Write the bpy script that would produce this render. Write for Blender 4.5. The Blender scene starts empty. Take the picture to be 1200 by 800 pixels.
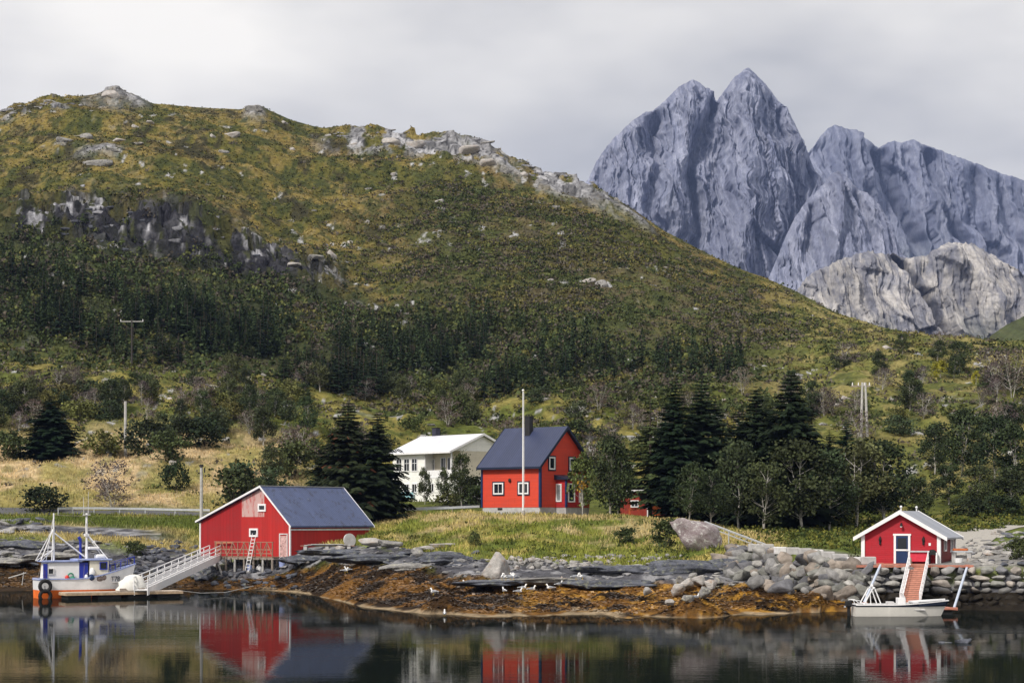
import bpy, bmesh, math, random
import numpy as np
from mathutils import Vector, Matrix
random.seed(7); RNG = np.random.default_rng(7)
F = 2333.0; CX = 600.0; HY = 609.0; CAMH = 6.2
SC = bpy.context.scene; COL = SC.collection
R = math.radians

def at(px, D, z):                      # point at distance D seen in column px, at height z
    return Vector(((px-CX)/F*D, D, z))
def zat(py, D): return CAMH + (HY-py)/F*D

# ---------------------------------------------------------------- noise
def _h(ix, iy, seed):
    n = (ix.astype(np.int64)*374761393 + iy.astype(np.int64)*668265263 + seed*1274126177) & 0xffffffff
    n = ((n ^ (n >> 13))*1274126177) & 0xffffffff
    n = ((n ^ (n >> 16))*2246822519) & 0xffffffff
    return ((n ^ (n >> 15)) & 0xffffff)/float(0xffffff)
def vnoise(x, y, seed=0):
    x = np.asarray(x, float); y = np.asarray(y, float)
    ix = np.floor(x); iy = np.floor(y); fx = x-ix; fy = y-iy
    fx = fx*fx*fx*(fx*(fx*6-15)+10); fy = fy*fy*fy*(fy*(fy*6-15)+10)
    a = _h(ix, iy, seed); b = _h(ix+1, iy, seed); c = _h(ix, iy+1, seed); d = _h(ix+1, iy+1, seed)
    return (a+(b-a)*fx) + ((c+(d-c)*fx)-(a+(b-a)*fx))*fy
def fbm(x, y, o=4, seed=0, g=.5):
    s = 0; a = 1; t = 0
    for k in range(o):
        s = s+a*vnoise(x*2**k+k*17.3, y*2**k-k*9.1, seed+k*31); t += a; a *= g
    return s/t
def ridged(x, y, o=4, seed=0, g=.55):
    s = 0; a = 1; t = 0
    for k in range(o):
        s = s+a*(1-np.abs(2*vnoise(x*2**k+k*5.3, y*2**k+k*3.7, seed+k*13)-1)); t += a; a *= g
    return s/t
def facets(x, y, seed=0, tiltx=.8, tilty=.5):
    """broken planes: every cell of an irregular mosaic is a tilted facet; returns height, distance to the cell's edge, cell tone"""
    ix = np.floor(x); iy = np.floor(y); d1 = np.full(np.shape(x), 9.); d2 = d1.copy(); hh = np.zeros(np.shape(x)); tone = hh.copy()
    for i in (-1,0,1):
        for j in (-1,0,1):
            a = ix+i; b = iy+j; px = a+.5+.8*(_h(a,b,seed)-.5); py = b+.5+.8*(_h(a,b,seed+1)-.5); dx = x-px; dy = y-py; d = dx*dx+dy*dy
            v = _h(a,b,seed+2)-.5+(_h(a,b,seed+3)-.5)*2*tiltx*dx+(_h(a,b,seed+4)-.5)*2*tilty*dy; n_ = d < d1
            d2 = np.where(n_, d1, np.minimum(d2, d)); hh = np.where(n_, v, hh); tone = np.where(n_, _h(a,b,seed+5), tone); d1 = np.where(n_, d, d1)
    return hh, np.sqrt(d2)-np.sqrt(d1), tone
def sstep(a, b, x):
    t = np.clip((x-a)/(b-a), 0, 1); return t*t*(3-2*t)

# ---------------------------------------------------------------- objects
def tag(o, label=None, cat=None, group=None, kind=None):
    if label: o['label'] = label
    if cat: o['category'] = cat
    if group: o['group'] = group
    if kind: o['kind'] = kind
    return o
def thing(name, label, cat, loc=(0,0,0), rz=0, group=None):
    o = bpy.data.objects.new(name, None); COL.objects.link(o)
    o.location = loc; o.rotation_euler = (0,0,rz); o.empty_display_size = .3
    return tag(o, label, cat, group)
class MB:
    def __init__(s): s.v = []; s.f = []
    def add(s, vs, fs):
        b = len(s.v); s.v += [tuple(v) for v in vs]; s.f += [tuple(i+b for i in f) for f in fs]; return s
    def obox(s, c, ax, sz):            # c centre, ax three axes, sz three full sizes
        c = Vector(c); a = [Vector(v).normalized()*(d/2) for v, d in zip(ax, sz)]
        vs = [c+a[0]*i+a[1]*j+a[2]*k for i in (-1,1) for j in (-1,1) for k in (-1,1)]
        return s.add(vs, [(0,1,3,2),(4,6,7,5),(0,4,5,1),(2,3,7,6),(0,2,6,4),(1,5,7,3)])
    def box(s, c, sz): return s.obox(c, ((1,0,0),(0,1,0),(0,0,1)), sz)
    def beam(s, p, q, w, h=None, up=(0,0,1)):
        p = Vector(p); q = Vector(q); d = q-p; h = h or w
        u = d.cross(Vector(up))
        if u.length < 1e-5: u = Vector((1,0,0))
        u.normalize(); n = u.cross(d).normalized()
        return s.obox((p+q)/2, (d, u, n), (d.length, w, h))
    def tube(s, p, q, r0, r1=None, n=8):
        r1 = r0 if r1 is None else r1
        p = Vector(p); q = Vector(q); d = (q-p).normalized()
        u = d.cross(Vector((0,0,1)))
        if u.length < 1e-3: u = Vector((1,0,0))
        u.normalize(); w = d.cross(u)
        vs = [c+(u*math.cos(2*math.pi*i/n)+w*math.sin(2*math.pi*i/n))*r for c, r in ((p,r0),(q,r1)) for i in range(n)]
        fs = [(i,(i+1)%n,n+(i+1)%n,n+i) for i in range(n)]+[tuple(range(n-1,-1,-1)), tuple(range(n,2*n))]
        return s.add(vs, fs)
    def path(s, pts, r, n=6):
        for a, b in zip(pts[:-1], pts[1:]): s.tube(a, b, r, r, n)
        return s
    def prism(s, prof, d):             # prof: list of points of a planar polygon, d: extrusion vector
        d = Vector(d); n = len(prof); vs = [Vector(p) for p in prof]; vs += [v+d for v in vs]
        return s.add(vs, [tuple(range(n-1,-1,-1)), tuple(range(n,2*n))]+[(i,(i+1)%n,n+(i+1)%n,n+i) for i in range(n)])
    def slab(s, a, b, c, d, t):        # quad a b c d given a thickness vector t
        return s.prism([a,b,c,d], t)
    def ball(s, c, r, sc=(1,1,1), n=10, m=7):
        c = Vector(c); vs = []; fs = []
        for j in range(m+1):
            th = math.pi*j/m
            for i in range(n):
                ph = 2*math.pi*i/n
                vs.append(c+Vector((math.sin(th)*math.cos(ph)*r*sc[0], math.sin(th)*math.sin(ph)*r*sc[1], math.cos(th)*r*sc[2])))
        for j in range(m):
            for i in range(n): fs.append((j*n+i,(j+1)*n+i,(j+1)*n+(i+1)%n,j*n+(i+1)%n))
        return s.add(vs, fs)
    def torus(s, c, R_, r, ax=(0,1,0), n=20, m=8):
        ax = Vector(ax).normalized(); u = ax.cross(Vector((0,0,1))); u = u.normalized() if u.length > .01 else Vector((1,0,0)); w = ax.cross(u)
        vs = []; fs = []
        for i in range(n):
            a = 2*math.pi*i/n; e = u*math.cos(a)+w*math.sin(a)
            for j in range(m):
                b = 2*math.pi*j/m; vs.append(Vector(c)+e*(R_+r*math.cos(b))+ax*(r*math.sin(b)))
        for i in range(n):
            for j in range(m): fs.append((i*m+j,((i+1)%n)*m+j,((i+1)%n)*m+(j+1)%m,i*m+(j+1)%m))
        return s.add(vs, fs)
    def mesh(s, name):
        me = bpy.data.meshes.new(name); me.from_pydata(s.v, [], s.f)
        bm = bmesh.new(); bm.from_mesh(me); bmesh.ops.recalc_face_normals(bm, faces=bm.faces); bm.to_mesh(me); bm.free()
        return me
    def build(s, name, mat, parent=None, smooth=False, bevel=0, label=None):
        me = s.mesh(name); me.materials.append(mat)
        if smooth: me.polygons.foreach_set('use_smooth', [True]*len(me.polygons))
        o = bpy.data.objects.new(name, me); COL.objects.link(o)
        if parent: o.parent = parent
        if bevel:
            b = o.modifiers.new('bevel', 'BEVEL'); b.width = bevel; b.segments = 2; b.limit_method = 'ANGLE'
        if label: o['label'] = label
        return o
def link(name, me, parent=None, loc=None, rz=0, sc=None):
    o = bpy.data.objects.new(name, me); COL.objects.link(o)
    if parent: o.parent = parent
    if loc is not None: o.location = loc
    o.rotation_euler.z = rz
    if sc is not None: o.scale = sc if hasattr(sc, '__len__') else (sc,sc,sc)
    return o
def copy_tree(o, parent=None):
    c = o.copy(); COL.objects.link(c)
    if parent: c.parent = parent
    for ch in list(o.children): copy_tree(ch, c)
    return c
def np_mesh(name, V, Fc, mat, cols=None, smooth=False):
    V = np.asarray(V, np.float32); Fc = np.asarray(Fc, np.int32); k = Fc.shape[1]
    me = bpy.data.meshes.new(name)
    me.vertices.add(len(V)); me.vertices.foreach_set('co', V.ravel())
    me.loops.add(Fc.size); me.loops.foreach_set('vertex_index', Fc.ravel())
    me.polygons.add(len(Fc)); me.polygons.foreach_set('loop_start', np.arange(0, Fc.size, k, dtype=np.int32))
    me.polygons.foreach_set('loop_total', np.full(len(Fc), k, np.int32))
    if smooth: me.polygons.foreach_set('use_smooth', np.ones(len(Fc), bool))
    me.update(calc_edges=True); me.validate()
    if cols is not None:
        ca = me.color_attributes.new('Col', 'FLOAT_COLOR', 'POINT')
        c4 = np.ones((len(V),4), np.float32); c4[:,:3] = cols; ca.data.foreach_set('color', c4.ravel())
    me.materials.append(mat)
    return me
def grid_faces(nr, nc):
    i = np.arange(nr-1)[:,None]*nc+np.arange(nc-1)[None,:]
    return np.stack([i, i+1, i+nc+1, i+nc], -1).reshape(-1,4)

# ---------------------------------------------------------------- materials
class NT:
    def __init__(s, name):
        s.m = bpy.data.materials.new(name); s.m.use_nodes = True; s.t = s.m.node_tree; s.n = s.t.nodes
        s.b = s.n['Principled BSDF']; s.out = s.n['Material Output']
    def new(s, typ, **kw):
        nd = s.n.new(typ)
        for k, v in kw.items(): setattr(nd, k, v)
        return nd
    def L(s, a, b): s.t.links.new(a, b)
    def coord(s, sc=(1,1,1), src='Object', rot=(0,0,0)):
        c = s.new('ShaderNodeTexCoord'); mp = s.new('ShaderNodeMapping'); mp.inputs['Scale'].default_value = sc; mp.inputs['Rotation'].default_value = rot
        s.L(c.outputs[src], mp.inputs['Vector']); return mp.outputs[0]
    def pos(s, sc=(1,1,1)):
        c = s.new('ShaderNodeNewGeometry'); mp = s.new('ShaderNodeMapping'); mp.inputs['Scale'].default_value = sc
        s.L(c.outputs['Position'], mp.inputs['Vector']); return mp.outputs[0]
    def noise(s, v, scale=5, detail=4, rough=.55, dist=0):
        n = s.new('ShaderNodeTexNoise'); n.inputs['Scale'].default_value = scale; n.inputs['Detail'].default_value = detail
        n.inputs['Roughness'].default_value = rough; n.inputs['Distortion'].default_value = dist
        if v is not None: s.L(v, n.inputs['Vector'])
        return n.outputs['Fac']
    def vor(s, v, scale=5, feat='F1', out='Distance'):
        n = s.new('ShaderNodeTexVoronoi'); n.feature = feat; n.inputs['Scale'].default_value = scale
        if v is not None: s.L(v, n.inputs['Vector'])
        return n.outputs[out]
    def ramp(s, f, stops):
        r = s.new('ShaderNodeValToRGB'); e = r.color_ramp.elements
        while len(e) < len(stops): e.new(.5)
        for el, (p, c) in zip(e, stops):
            el.position = p; el.color = (*c, 1) if hasattr(c, '__len__') else (c,c,c,1)
        s.L(f, r.inputs['Fac']); return r.outputs['Color']
    def mix(s, f, a, b, blend='MIX'):
        m = s.new('ShaderNodeMix', data_type='RGBA', blend_type=blend)
        for k, v in ((0,f),(6,a),(7,b)):
            if hasattr(v, 'is_linked') or isinstance(v, bpy.types.NodeSocket): s.L(v, m.inputs[k])
            else: m.inputs[k].default_value = v if k == 0 else ((*v,1) if len(v) == 3 else v)
        return m.outputs[2]
    def math(s, op, a, b=0.):
        m = s.new('ShaderNodeMath', operation=op)
        for k, v in ((0,a),(1,b)):
            if isinstance(v, bpy.types.NodeSocket): s.L(v, m.inputs[k])
            else: m.inputs[k].default_value = v
        return m.outputs[0]
    def bump(s, h, strength=.4, dist=.05):
        b = s.new('ShaderNodeBump'); b.inputs['Strength'].default_value = strength; b.inputs['Distance'].default_value = dist
        s.L(h, b.inputs['Height']); s.L(b.outputs[0], s.b.inputs['Normal'])
    def base(s, c): s.L(c, s.b.inputs['Base Color'])
    def rough(s, r): s.b.inputs['Roughness'].default_value = r
def m_plain(name, c, rough=.6, var=.15, scale=3, metal=0, bump=.1):
    n = NT(name); v = n.coord(); f = n.noise(v, scale, 5, .6)
    a = tuple(x*(1-var) for x in c); b = tuple(min(1, x*(1+var)) for x in c)
    n.base(n.ramp(f, [(.3,a),(.7,b)])); n.rough(rough); n.b.inputs['Metallic'].default_value = metal
    n.b.inputs['Specular IOR Level'].default_value = .35
    if bump: n.bump(n.noise(v, scale*8, 3), bump, .02)
    return n.m
def m_boards(name, c, pitch=.15, axis='h', worn=None, rough=.65, wornat=None, var=.12):
    """painted boarding: per-board tint, grain, grooves in relief; axis h = horizontal boards, v = vertical"""
    n = NT(name); co = n.coord(); sp = n.new('ShaderNodeSeparateXYZ'); n.L(co, sp.inputs[0])
    if axis == 'h': k = n.math('DIVIDE', sp.outputs[2], pitch)
    else: k = n.math('DIVIDE', n.math('ADD', sp.outputs[0], sp.outputs[1]), pitch)
    fl = n.math('FLOOR', k); fr = n.math('FRACT', k)
    wn = n.new('ShaderNodeTexWhiteNoise', noise_dimensions='1D'); n.L(fl, wn.inputs['W'])
    tint = n.ramp(wn.outputs['Value'], [(0, tuple(x*(1-var) for x in c)), (1, tuple(min(1,x*(1+var)) for x in c))])
    st = n.coord((.3,.3,6) if axis == 'h' else (6,6,.3)); g = n.noise(st, 3, 5, .65)
    colr = n.mix(n.ramp(g, [(.35,0.),(.75,.5)]), tint, tuple(x*.75 for x in c))
    colr = n.mix(n.ramp(n.noise(n.coord((.5,.5,.9)), 1.1, 6, .7), [(.42,0.),(.70,.45)]), colr, tuple(x*.62+.022 for x in c))
    colr = n.mix(n.ramp(n.noise(n.coord((4,4,.35)), 1.3, 5, .7), [(.56,0.),(.74,.35)]), colr, tuple(x*.45 for x in c))
    if worn:
        w = n.noise(n.coord((1,1,.25)), 1.6, 6, .7)
        f = n.ramp(w, [(.56,0.),(.66,.75)])
        if wornat:
            mm = None
            for ax, lo, hi in wornat:
                a_ = n.math('GREATER_THAN', sp.outputs[ax], lo); b_ = n.math('LESS_THAN', sp.outputs[ax], hi); q = n.math('MULTIPLY', a_, b_)
                mm = q if mm is None else n.math('MULTIPLY', mm, q)
            f = n.math('MULTIPLY', n.ramp(w, [(.38,0.),(.5,.8)]), mm)
        colr = n.mix(f, colr, worn)
    n.base(colr); n.rough(rough); n.b.inputs['Specular IOR Level'].default_value = .3
    gr = n.math('SMOOTH_MIN', fr, n.math('SUBTRACT', 1., fr)); n.bump(n.ramp(gr, [(0,0.),(.12,1.)]), .6, .02)
    return n.m
def m_attr(name, rough=.9, nscale=2., namp=.35, bscale=4., bstr=.6, bdist=.3, spec=.2, rnd=0, pos=True, stretch=(1,1,1)):
    n = NT(name); a = n.new('ShaderNodeAttribute'); a.attribute_name = 'Col'
    v = n.pos(stretch) if pos else n.coord(stretch); f = n.noise(v, nscale, 6, .65)
    c = n.mix(1., a.outputs['Color'], n.ramp(f, [(.3,1-namp),(.7,1+namp)]), 'MULTIPLY')
    if rnd:
        oi = n.new('ShaderNodeObjectInfo'); hs = n.new('ShaderNodeHueSaturation')
        n.L(c, hs.inputs['Color']); n.L(n.math('ADD', n.math('MULTIPLY', oi.outputs['Random'], rnd), 1-rnd/2), hs.inputs['Value'])
        wn = n.new('ShaderNodeTexWhiteNoise', noise_dimensions='1D'); n.L(oi.outputs['Random'], wn.inputs['W'])
        n.L(n.math('ADD', n.math('MULTIPLY', wn.outputs['Value'], .05), .475), hs.inputs['Hue']); c = hs.outputs[0]
    n.base(c); n.rough(rough); n.b.inputs['Specular IOR Level'].default_value = spec
    if bstr: n.bump(n.noise(v, bscale, 6, .7), bstr, bdist)
    return n.m
def m_rock(name, a, b, lichen=None, wet=None, scale=1., bstr=.7, crack=.5):
    n = NT(name); v = n.pos((1,1,1.9)); f = n.noise(v, 1.3*scale, 8, .7); c = n.ramp(f, [(.32,a),(.62,b)])
    g = n.noise(v, 9*scale, 4, .7); c = n.mix(n.ramp(g, [(.4,0.),(.7,.5)]), c, tuple(x*.45 for x in a))
    if lichen: c = n.mix(n.ramp(n.noise(n.pos(), 2.3*scale, 6, .75), [(.54,0.),(.62,.8)]), c, lichen)
    n.base(c); n.rough(.85); n.b.inputs['Specular IOR Level'].default_value = .25
    n.bump(n.noise(v, 3*scale, 9, .75), bstr, .22); return n.m
# ================================================================ camera, sky, sun
cam = bpy.data.cameras.new('camera'); camo = bpy.data.objects.new('camera', cam); COL.objects.link(camo)
camo.location = (0,0,CAMH); camo.rotation_euler = (R(90),0,0)
cam.sensor_width = 36; cam.lens = 36*F/1200; cam.shift_y = (HY-400)/1200; cam.clip_start = .5; cam.clip_end = 30000
SC.camera = camo
SUN_EL, SUN_AZ = 42, 218             # azimuth clockwise from +Y (north): behind the camera, to its left
w = bpy.data.worlds.new('World'); SC.world = w; w.use_nodes = True
nt = w.node_tree; N = nt.nodes; bg = N['Background']
sky = N.new('ShaderNodeTexSky'); sky.sky_type = 'NISHITA'; sky.sun_disc = False
sky.sun_elevation = R(SUN_EL); sky.sun_rotation = R(SUN_AZ); sky.air_density = 1.2; sky.dust_density = 2
tc = N.new('ShaderNodeTexCoord'); mp = N.new('ShaderNodeMapping'); mp.inputs['Scale'].default_value = (1.,1.,2.6); mp.inputs['Location'].default_value = (3.1,0.4,.55)
nz = N.new('ShaderNodeTexNoise'); nz.inputs['Scale'].default_value = 2.6; nz.inputs['Detail'].default_value = 5; nz.inputs['Roughness'].default_value = .5
rp = N.new('ShaderNodeValToRGB'); e = rp.color_ramp.elements
e[0].position = .38; e[0].color = (5.7,5.6,5.55,1); e[1].position = .60; e[1].color = (11.4,10.9,10.0,1)
mx = N.new('ShaderNodeMix'); mx.data_type = 'RGBA'; mx.inputs[0].default_value = .93
nt.links.new(tc.outputs['Generated'], mp.inputs[0]); nt.links.new(mp.outputs[0], nz.inputs['Vector']); nt.links.new(nz.outputs['Fac'], rp.inputs[0])
nt.links.new(sky.outputs[0], mx.inputs[6]); nt.links.new(rp.outputs[0], mx.inputs[7]); nt.links.new(mx.outputs[2], bg.inputs[0])
bg.inputs[1].default_value = .075
sl = bpy.data.lights.new('sun', 'SUN'); slo = bpy.data.objects.new('sun', sl); COL.objects.link(slo)
sl.energy = 2.6; sl.angle = R(7); sl.color = (1,.94,.85)
az = R(SUN_AZ); el = R(SUN_EL); dv = Vector((math.sin(az)*math.cos(el), math.cos(az)*math.cos(el), math.sin(el)))
slo.rotation_euler = dv.to_track_quat('Z', 'Y').to_euler(); slo.location = (-60,-40,80)
vs = SC.view_settings; vs.view_transform = 'Standard'; vs.look = 'None'; vs.gamma = 1; vs.exposure = EXPOSURE = .48
SC.cycles.max_bounces = 6; SC.cycles.diffuse_bounces = 2; SC.cycles.glossy_bounces = 3; SC.cycles.volume_bounces = 0
SC.cycles.use_denoising = True; SC.cycles.sample_clamp_indirect = 6

# ================================================================ terrain
TB = {
 -700:[(693,172),(662,190),(640,198),(630,205),(614,210),(604,217),(603,223),(575,235),(530,260),(480,300),(400,380),(285,468),(236,480),(185,535),(150,600)],
 0:[(693,172),(662,190),(640,198),(630,205),(614,210),(604,217),(603,223),(575,235),(530,260),(480,300),(400,380),(285,468),(236,480),(175,535),(128,600)],
 100:[(690,178.6),(668,188),(646,196),(632,204),(620,210),(604,218),(603,224),(577,236),(532,262),(478,300),(402,385),(288,470),(230,482),(165,545),(110,610)],
 235:[(690,178.6),(683,184),(672,189),(645,197),(625,206),(606,218),(605,224),(582,236),(525,265),(475,300),(425,390),(312,462),(245,476),(180,545),(126,620)],
 325:[(692,174),(681,181),(671,185.5),(643,192),(628,204),(608,216),(607,222),(590,236),(535,265),(480,300),(438,390),(328,462),(298,470),(212,550),(141,625)],
 352:[(695,170),(672,180),(650,185),(640,191),(628,204),(608,216),(607,222),(590,236),(535,265),(480,300),(440,390),(330,462),(300,470),(215,550),(143,625)],
 440:[(714,137.8),(668,165),(646,178),(636,184),(622,195),(607,212),(606,218),(588,236),(540,264),(490,300),(452,385),(370,445),(320,475),(230,550),(150,622)],
 560:[(721,129.2),(690,146),(664,157),(654,162),(626,183),(603,197),(602,212),(585,234),(555,262),(500,300),(455,380),(390,430),(320,475),(240,545),(162,608)],
 690:[(722,128),(694,144),(668,153.5),(656,160),(627,181),(608,197),(607,215),(590,235),(540,264),(490,300),(452,370),(400,420),(350,460),(285,510),(212,580)],
 800:[(724,125.8),(690,144),(676,148),(665,152.5),(636,169),(614,186),(611,214),(596,235),(550,262),(500,300),(455,360),(415,405),(380,445),(335,490),(283,560)],
 870:[(720,130.3),(692,143),(674,150),(643,153.5),(641,160),(627,184),(618,214),(600,235),(550,260),(500,298),(455,350),(420,395),(395,425),(360,480),(317,550)],
 960:[(716,135.2),(694,138.5),(690,139),(652,141),(650,150),(630,180),(618,208),(600,230),(555,252),(500,285),(460,330),(435,370),(415,400),(390,450),(358,535)],
 1010:[(714.6,137),(706,138),(690,138.6),(663.3,139.3),(660.5,150),(635,172),(617,205),(600,228),(560,250),(500,282),(455,325),(430,365),(412,400),(398,450),(378,530)],
 1100:[(714.6,137),(706,138),(690,138.6),(663.3,139.3),(658,150),(640,168),(620,200),(600,225),(550,248),(500,280),(460,320),(435,360),(418,390),(405,440),(396,500)],
 1150:[(714.6,137),(706,138),(690,138.6),(663.3,139.3),(652,152),(630,180),(618,203),(590,226),(540,248),(495,280),(465,315),(440,350),(420,385),(410,430),(400,500)],
 1200:[(716,135.2),(708,136.5),(690,138),(660,139.5),(630,163),(622,195),(612,210),(580,230),(530,252),(490,282),(460,315),(438,350),(425,385),(412,430),(402,500)],
 1900:[(716,135.2),(708,136.5),(690,138),(660,139.5),(630,163),(622,195),(612,210),(580,230),(530,252),(490,282),(460,315),(438,350),(425,385),(412,430),(402,500)]}
RIDGE = [(-700,155),(-200,150),(0,130),(20,122),(60,115),(110,112),(125,108),(145,110),(180,122),(235,126),(280,128),(310,126),(340,140),(380,152),(430,149),(480,153),(520,158),(560,168),(600,188),(650,205),(690,215),(740,245),(780,272),(830,298),(870,317),(930,340),(980,366),(1030,383),(1075,393),(1120,398),(1200,402),(1900,402)]
keys = sorted(TB); NBC = 15
KD = np.array([[d for _, d in TB[k]] for k in keys]); KP = np.array([[p for p, _ in TB[k]] for k in keys], float)
px_c = np.concatenate([np.arange(-1100,-80,20.), np.arange(-80,1280,2.), np.arange(1280,2301,20.)]); NCc = len(px_c)
pxk = np.clip(px_c, -700, 1900)
bD = np.stack([np.interp(pxk, keys, KD[:,b]) for b in range(NBC)], 1)
bP = np.stack([np.interp(pxk, keys, KP[:,b]) for b in range(NBC)], 1)
bP[:,14] = np.interp(pxk, [a for a,_ in RIDGE], [b for _,b in RIDGE])
def smooth_cols(a, n):
    for _ in range(n):
        b = a.copy(); b[1:-1] = (a[:-2]+2*a[1:-1]+a[2:])/4; a = b
    return a
bD = smooth_cols(bD, 60); tmp = smooth_cols(bP, 60); tmp[:,14] = smooth_cols(bP[:,14:15], 3)[:,0]; bP = tmp
bZ = CAMH+(HY-bP)/F*bD; bZ[:,0] = 0
# the shoreline wanders a little
bD[:,0] += (fbm(px_c/35, px_c*0, 3, 5)-.5)*9*sstep(300,420,px_c)*(1-sstep(960,1000,px_c))
# rows: (from band, to band, count)
z0 = np.zeros(NCc)
seqD = [z0+40, bD[:,0]-8]+[bD[:,b] for b in range(NBC)]+[bD[:,14]+90, bD[:,14]*0+1400, bD[:,14]*0+7000]
seqZ = [z0-5, z0-1.3]+[bZ[:,b] for b in range(NBC)]+[bZ[:,14]-14, bZ[:,14]*0+35, bZ[:,14]*0+25]
cnt = [6,8,56,40,36,44,44,14,24,44,50,60,66,64,56,60,10,6,6]
rowsD = []; rowsZ = []; rowsS = []
for b in range(len(seqD)-1):
    n = cnt[b]
    for k in range(n):
        t = k/n; rowsD.append(seqD[b]*(1-t)+seqD[b+1]*t); rowsZ.append(seqZ[b]*(1-t)+seqZ[b+1]*t); rowsS.append(b-2+t)
rowsD.append(seqD[-1]); rowsZ.append(seqZ[-1]); rowsS.append(len(seqD)-3.)
TD = np.array(rowsD); TZ = np.array(rowsZ); TS = np.array(rowsS)[:,None]*np.ones((1,NCc)); NR = len(TD)
PX = np.ones((NR,1))*px_c[None,:]
quay = sstep(850,900,PX)*(TS < 4.5)
zs = TZ.copy()
for _ in range(14):
    q = zs.copy(); q[1:-1] = (zs[:-2]+2*zs[1:-1]+zs[2:])/4; q[-30:] = zs[-30:]; zs = q
TZ = np.where(quay > .01, TZ*quay+zs*(1-quay), zs)
TZ = np.where((TS > -.6) & (TS < .02), rowsZ[14]*0+np.minimum(TZ, 0.0), TZ)
TX = (PX-CX)/F*TD
X, Y = TX, TD
# relief by zone
def zone(a, b, f=.4): return sstep(a-f, a+f, TS)*(1-sstep(b-f, b+f, TS))
wk = zone(0.15, 1.4, .15)*(1-quay)
lump = fbm(X/2.2, Y/3.2, 4, 1)-.5; lump2 = ridged(X/1.1, Y/1.7, 3, 2)-.5
TZ = TZ+wk*(lump*1.0+lump2*.38)*sstep(.05,.5,TS)
wl = zone(1.2, 2.6, .3)*(1-quay)
strata = ridged(X/7+Y*.02, Y/1.7+X*.04, 4, 9)-.5
TZ = TZ+wl*(strata*1.0+(fbm(X/1.5,Y/1.2,3,4)-.5)*.5)
TZ = TZ+zone(2.8, 8.5, .5)*((fbm(X/6,Y/6,4,11)-.5)*.8)*(1-.7*zone(4.7,6.3,.3))*(1-sstep(880,950,PX)*(TS<5.5))
TZ = TZ+zone(7.3, 15, .6)*((fbm(X/17,Y/17,5,13)-.5)*6+(ridged(X/5,Y/7,3,14)-.5)*1.2)*(1-.85*sstep(13.4,14,TS)*(1-sstep(14.3,15,TS)))
# crags: stepped rock band across the upper left of the hill
crag = sstep(-40,40,PX)*(1-sstep(360,440,PX))*zone(11.05,12.0,.22)
cr2 = fbm(PX/36, TS*1.7, 4, 21)
cragm = np.clip(crag*sstep(.50,.57,cr2), 0, 1)
wx_ = PX/24+(fbm(PX/20,TS*3,3,27)-.5)*1.5
f1, e1, t1 = facets(wx_, TS*8+(fbm(PX/30,TS*2,3,28)-.5)*2, 22, .5, 1.6); f2, e2, t2 = facets(PX/8., TS*24+f1, 29, .6, 1.)
TZ = TZ+crag*(f1*2.7+f2*.9+(ridged(X/5.5, TS*5, 4, 22)-.5)*1.)
# rocky rim along the ridge
rimw = zone(13.62,14.1,.12)
rim = rimw*np.clip(sstep(-10,20,PX)*(1-sstep(60,130,PX))+sstep(350,420,PX)*(1-sstep(680,760,PX))+.5*sstep(110,120,PX)*(1-sstep(150,165,PX)),0,1)
rimn = fbm(PX/22, TS*5, 4, 31)
rimm = np.clip(rim*sstep(.50,.58,rimn), 0, 1)
rf, re_, rt = facets(PX/13+TS*2, TS*11, 34, .6, 1.2); TZ = TZ+rim*((ridged(X/7, TS*6, 4, 33)-.45)*1.8+rf*1.3)
# lone outcrops that break the skyline or the slope: (px, band, half width px, height m)
for (opx, ob, ow, oh) in [(130,14.0,15,1.2),(150,13.9,22,1.6),(298,13.9,12,2.4),(560,13.9,40,2.2),(115,12.75,26,1.2),(590,13.7,24,2.0),(700,13.8,30,1.6),(745,13.8,20,1.4)]:
    g = np.exp(-((PX-opx)/ow)**4-((TS-ob)/.09)**2); TZ = TZ+g*oh*(.7+.6*ridged(X/3,TS*8,3,int(opx))); rimm = np.maximum(rimm, g)
kb = zone(3.1,5.2,.35)*(1-sstep(820,880,PX))*sstep(440,480,PX); TZ = TZ+kb*((fbm(X/9,Y/8,3,12)-.5)*2.4)
pad = sstep(440,456,PX)*(1-sstep(585,600,PX))*sstep(228,233,TD)*(1-sstep(252,262,TD)); TZ = TZ*(1-pad)+8.35*pad
hum = np.exp(-((PX-812)/34)**2-((TD-129.5)/3.2)**2)*.8+np.exp(-((PX-880)/40)**2-((TD-137)/3.)**2)*.9+np.exp(-((PX-520)/22)**2-((TD-134)/2.6)**2)*.8+np.exp(-((PX-950)/40)**2-((TD-136)/2.)**2)*.5
TZ = TZ+hum*(.55+1.1*(fbm(X/.9,Y/1.1,4,91)))

# ---- colour of the ground by what covers it
def C(*c): return np.array(c)
def lerp(a, b, t): return a*(1-t[...,None])+b*t[...,None]
n1 = fbm(X/26, Y/26, 5, 41); n2 = fbm(X/7, Y/9, 5, 42); n3 = fbm(X/2., Y/3., 4, 43); n4 = fbm(X/45, Y/30, 3, 44); n5 = fbm(X/.7,Y/.9,3,45)
one = np.ones_like(X)
heath = lerp(one[...,None]*C(.112,.105,.027), C(.205,.158,.045), sstep(.42,.6,n2))
heath = lerp(heath, C(.10,.055,.030), sstep(.58,.68,n1)*.4)
heath = lerp(heath, C(.045,.056,.019), sstep(.46,.60,n3)*.85); heath = lerp(heath, C(.040,.036,.020), sstep(.60,.68,fbm(X/5,Y/12,4,47))*.8)
heath = lerp(heath, C(.23,.185,.085), sstep(.56,.68,n5)*sstep(.45,.55,n2)*.7)
scrub = lerp(one[...,None]*C(.058,.072,.024), C(.086,.072,.048), sstep(.47,.6,n2)*.8)
scrub = lerp(scrub, C(.11,.11,.035), sstep(.53,.63,n3)*.6)
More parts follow.
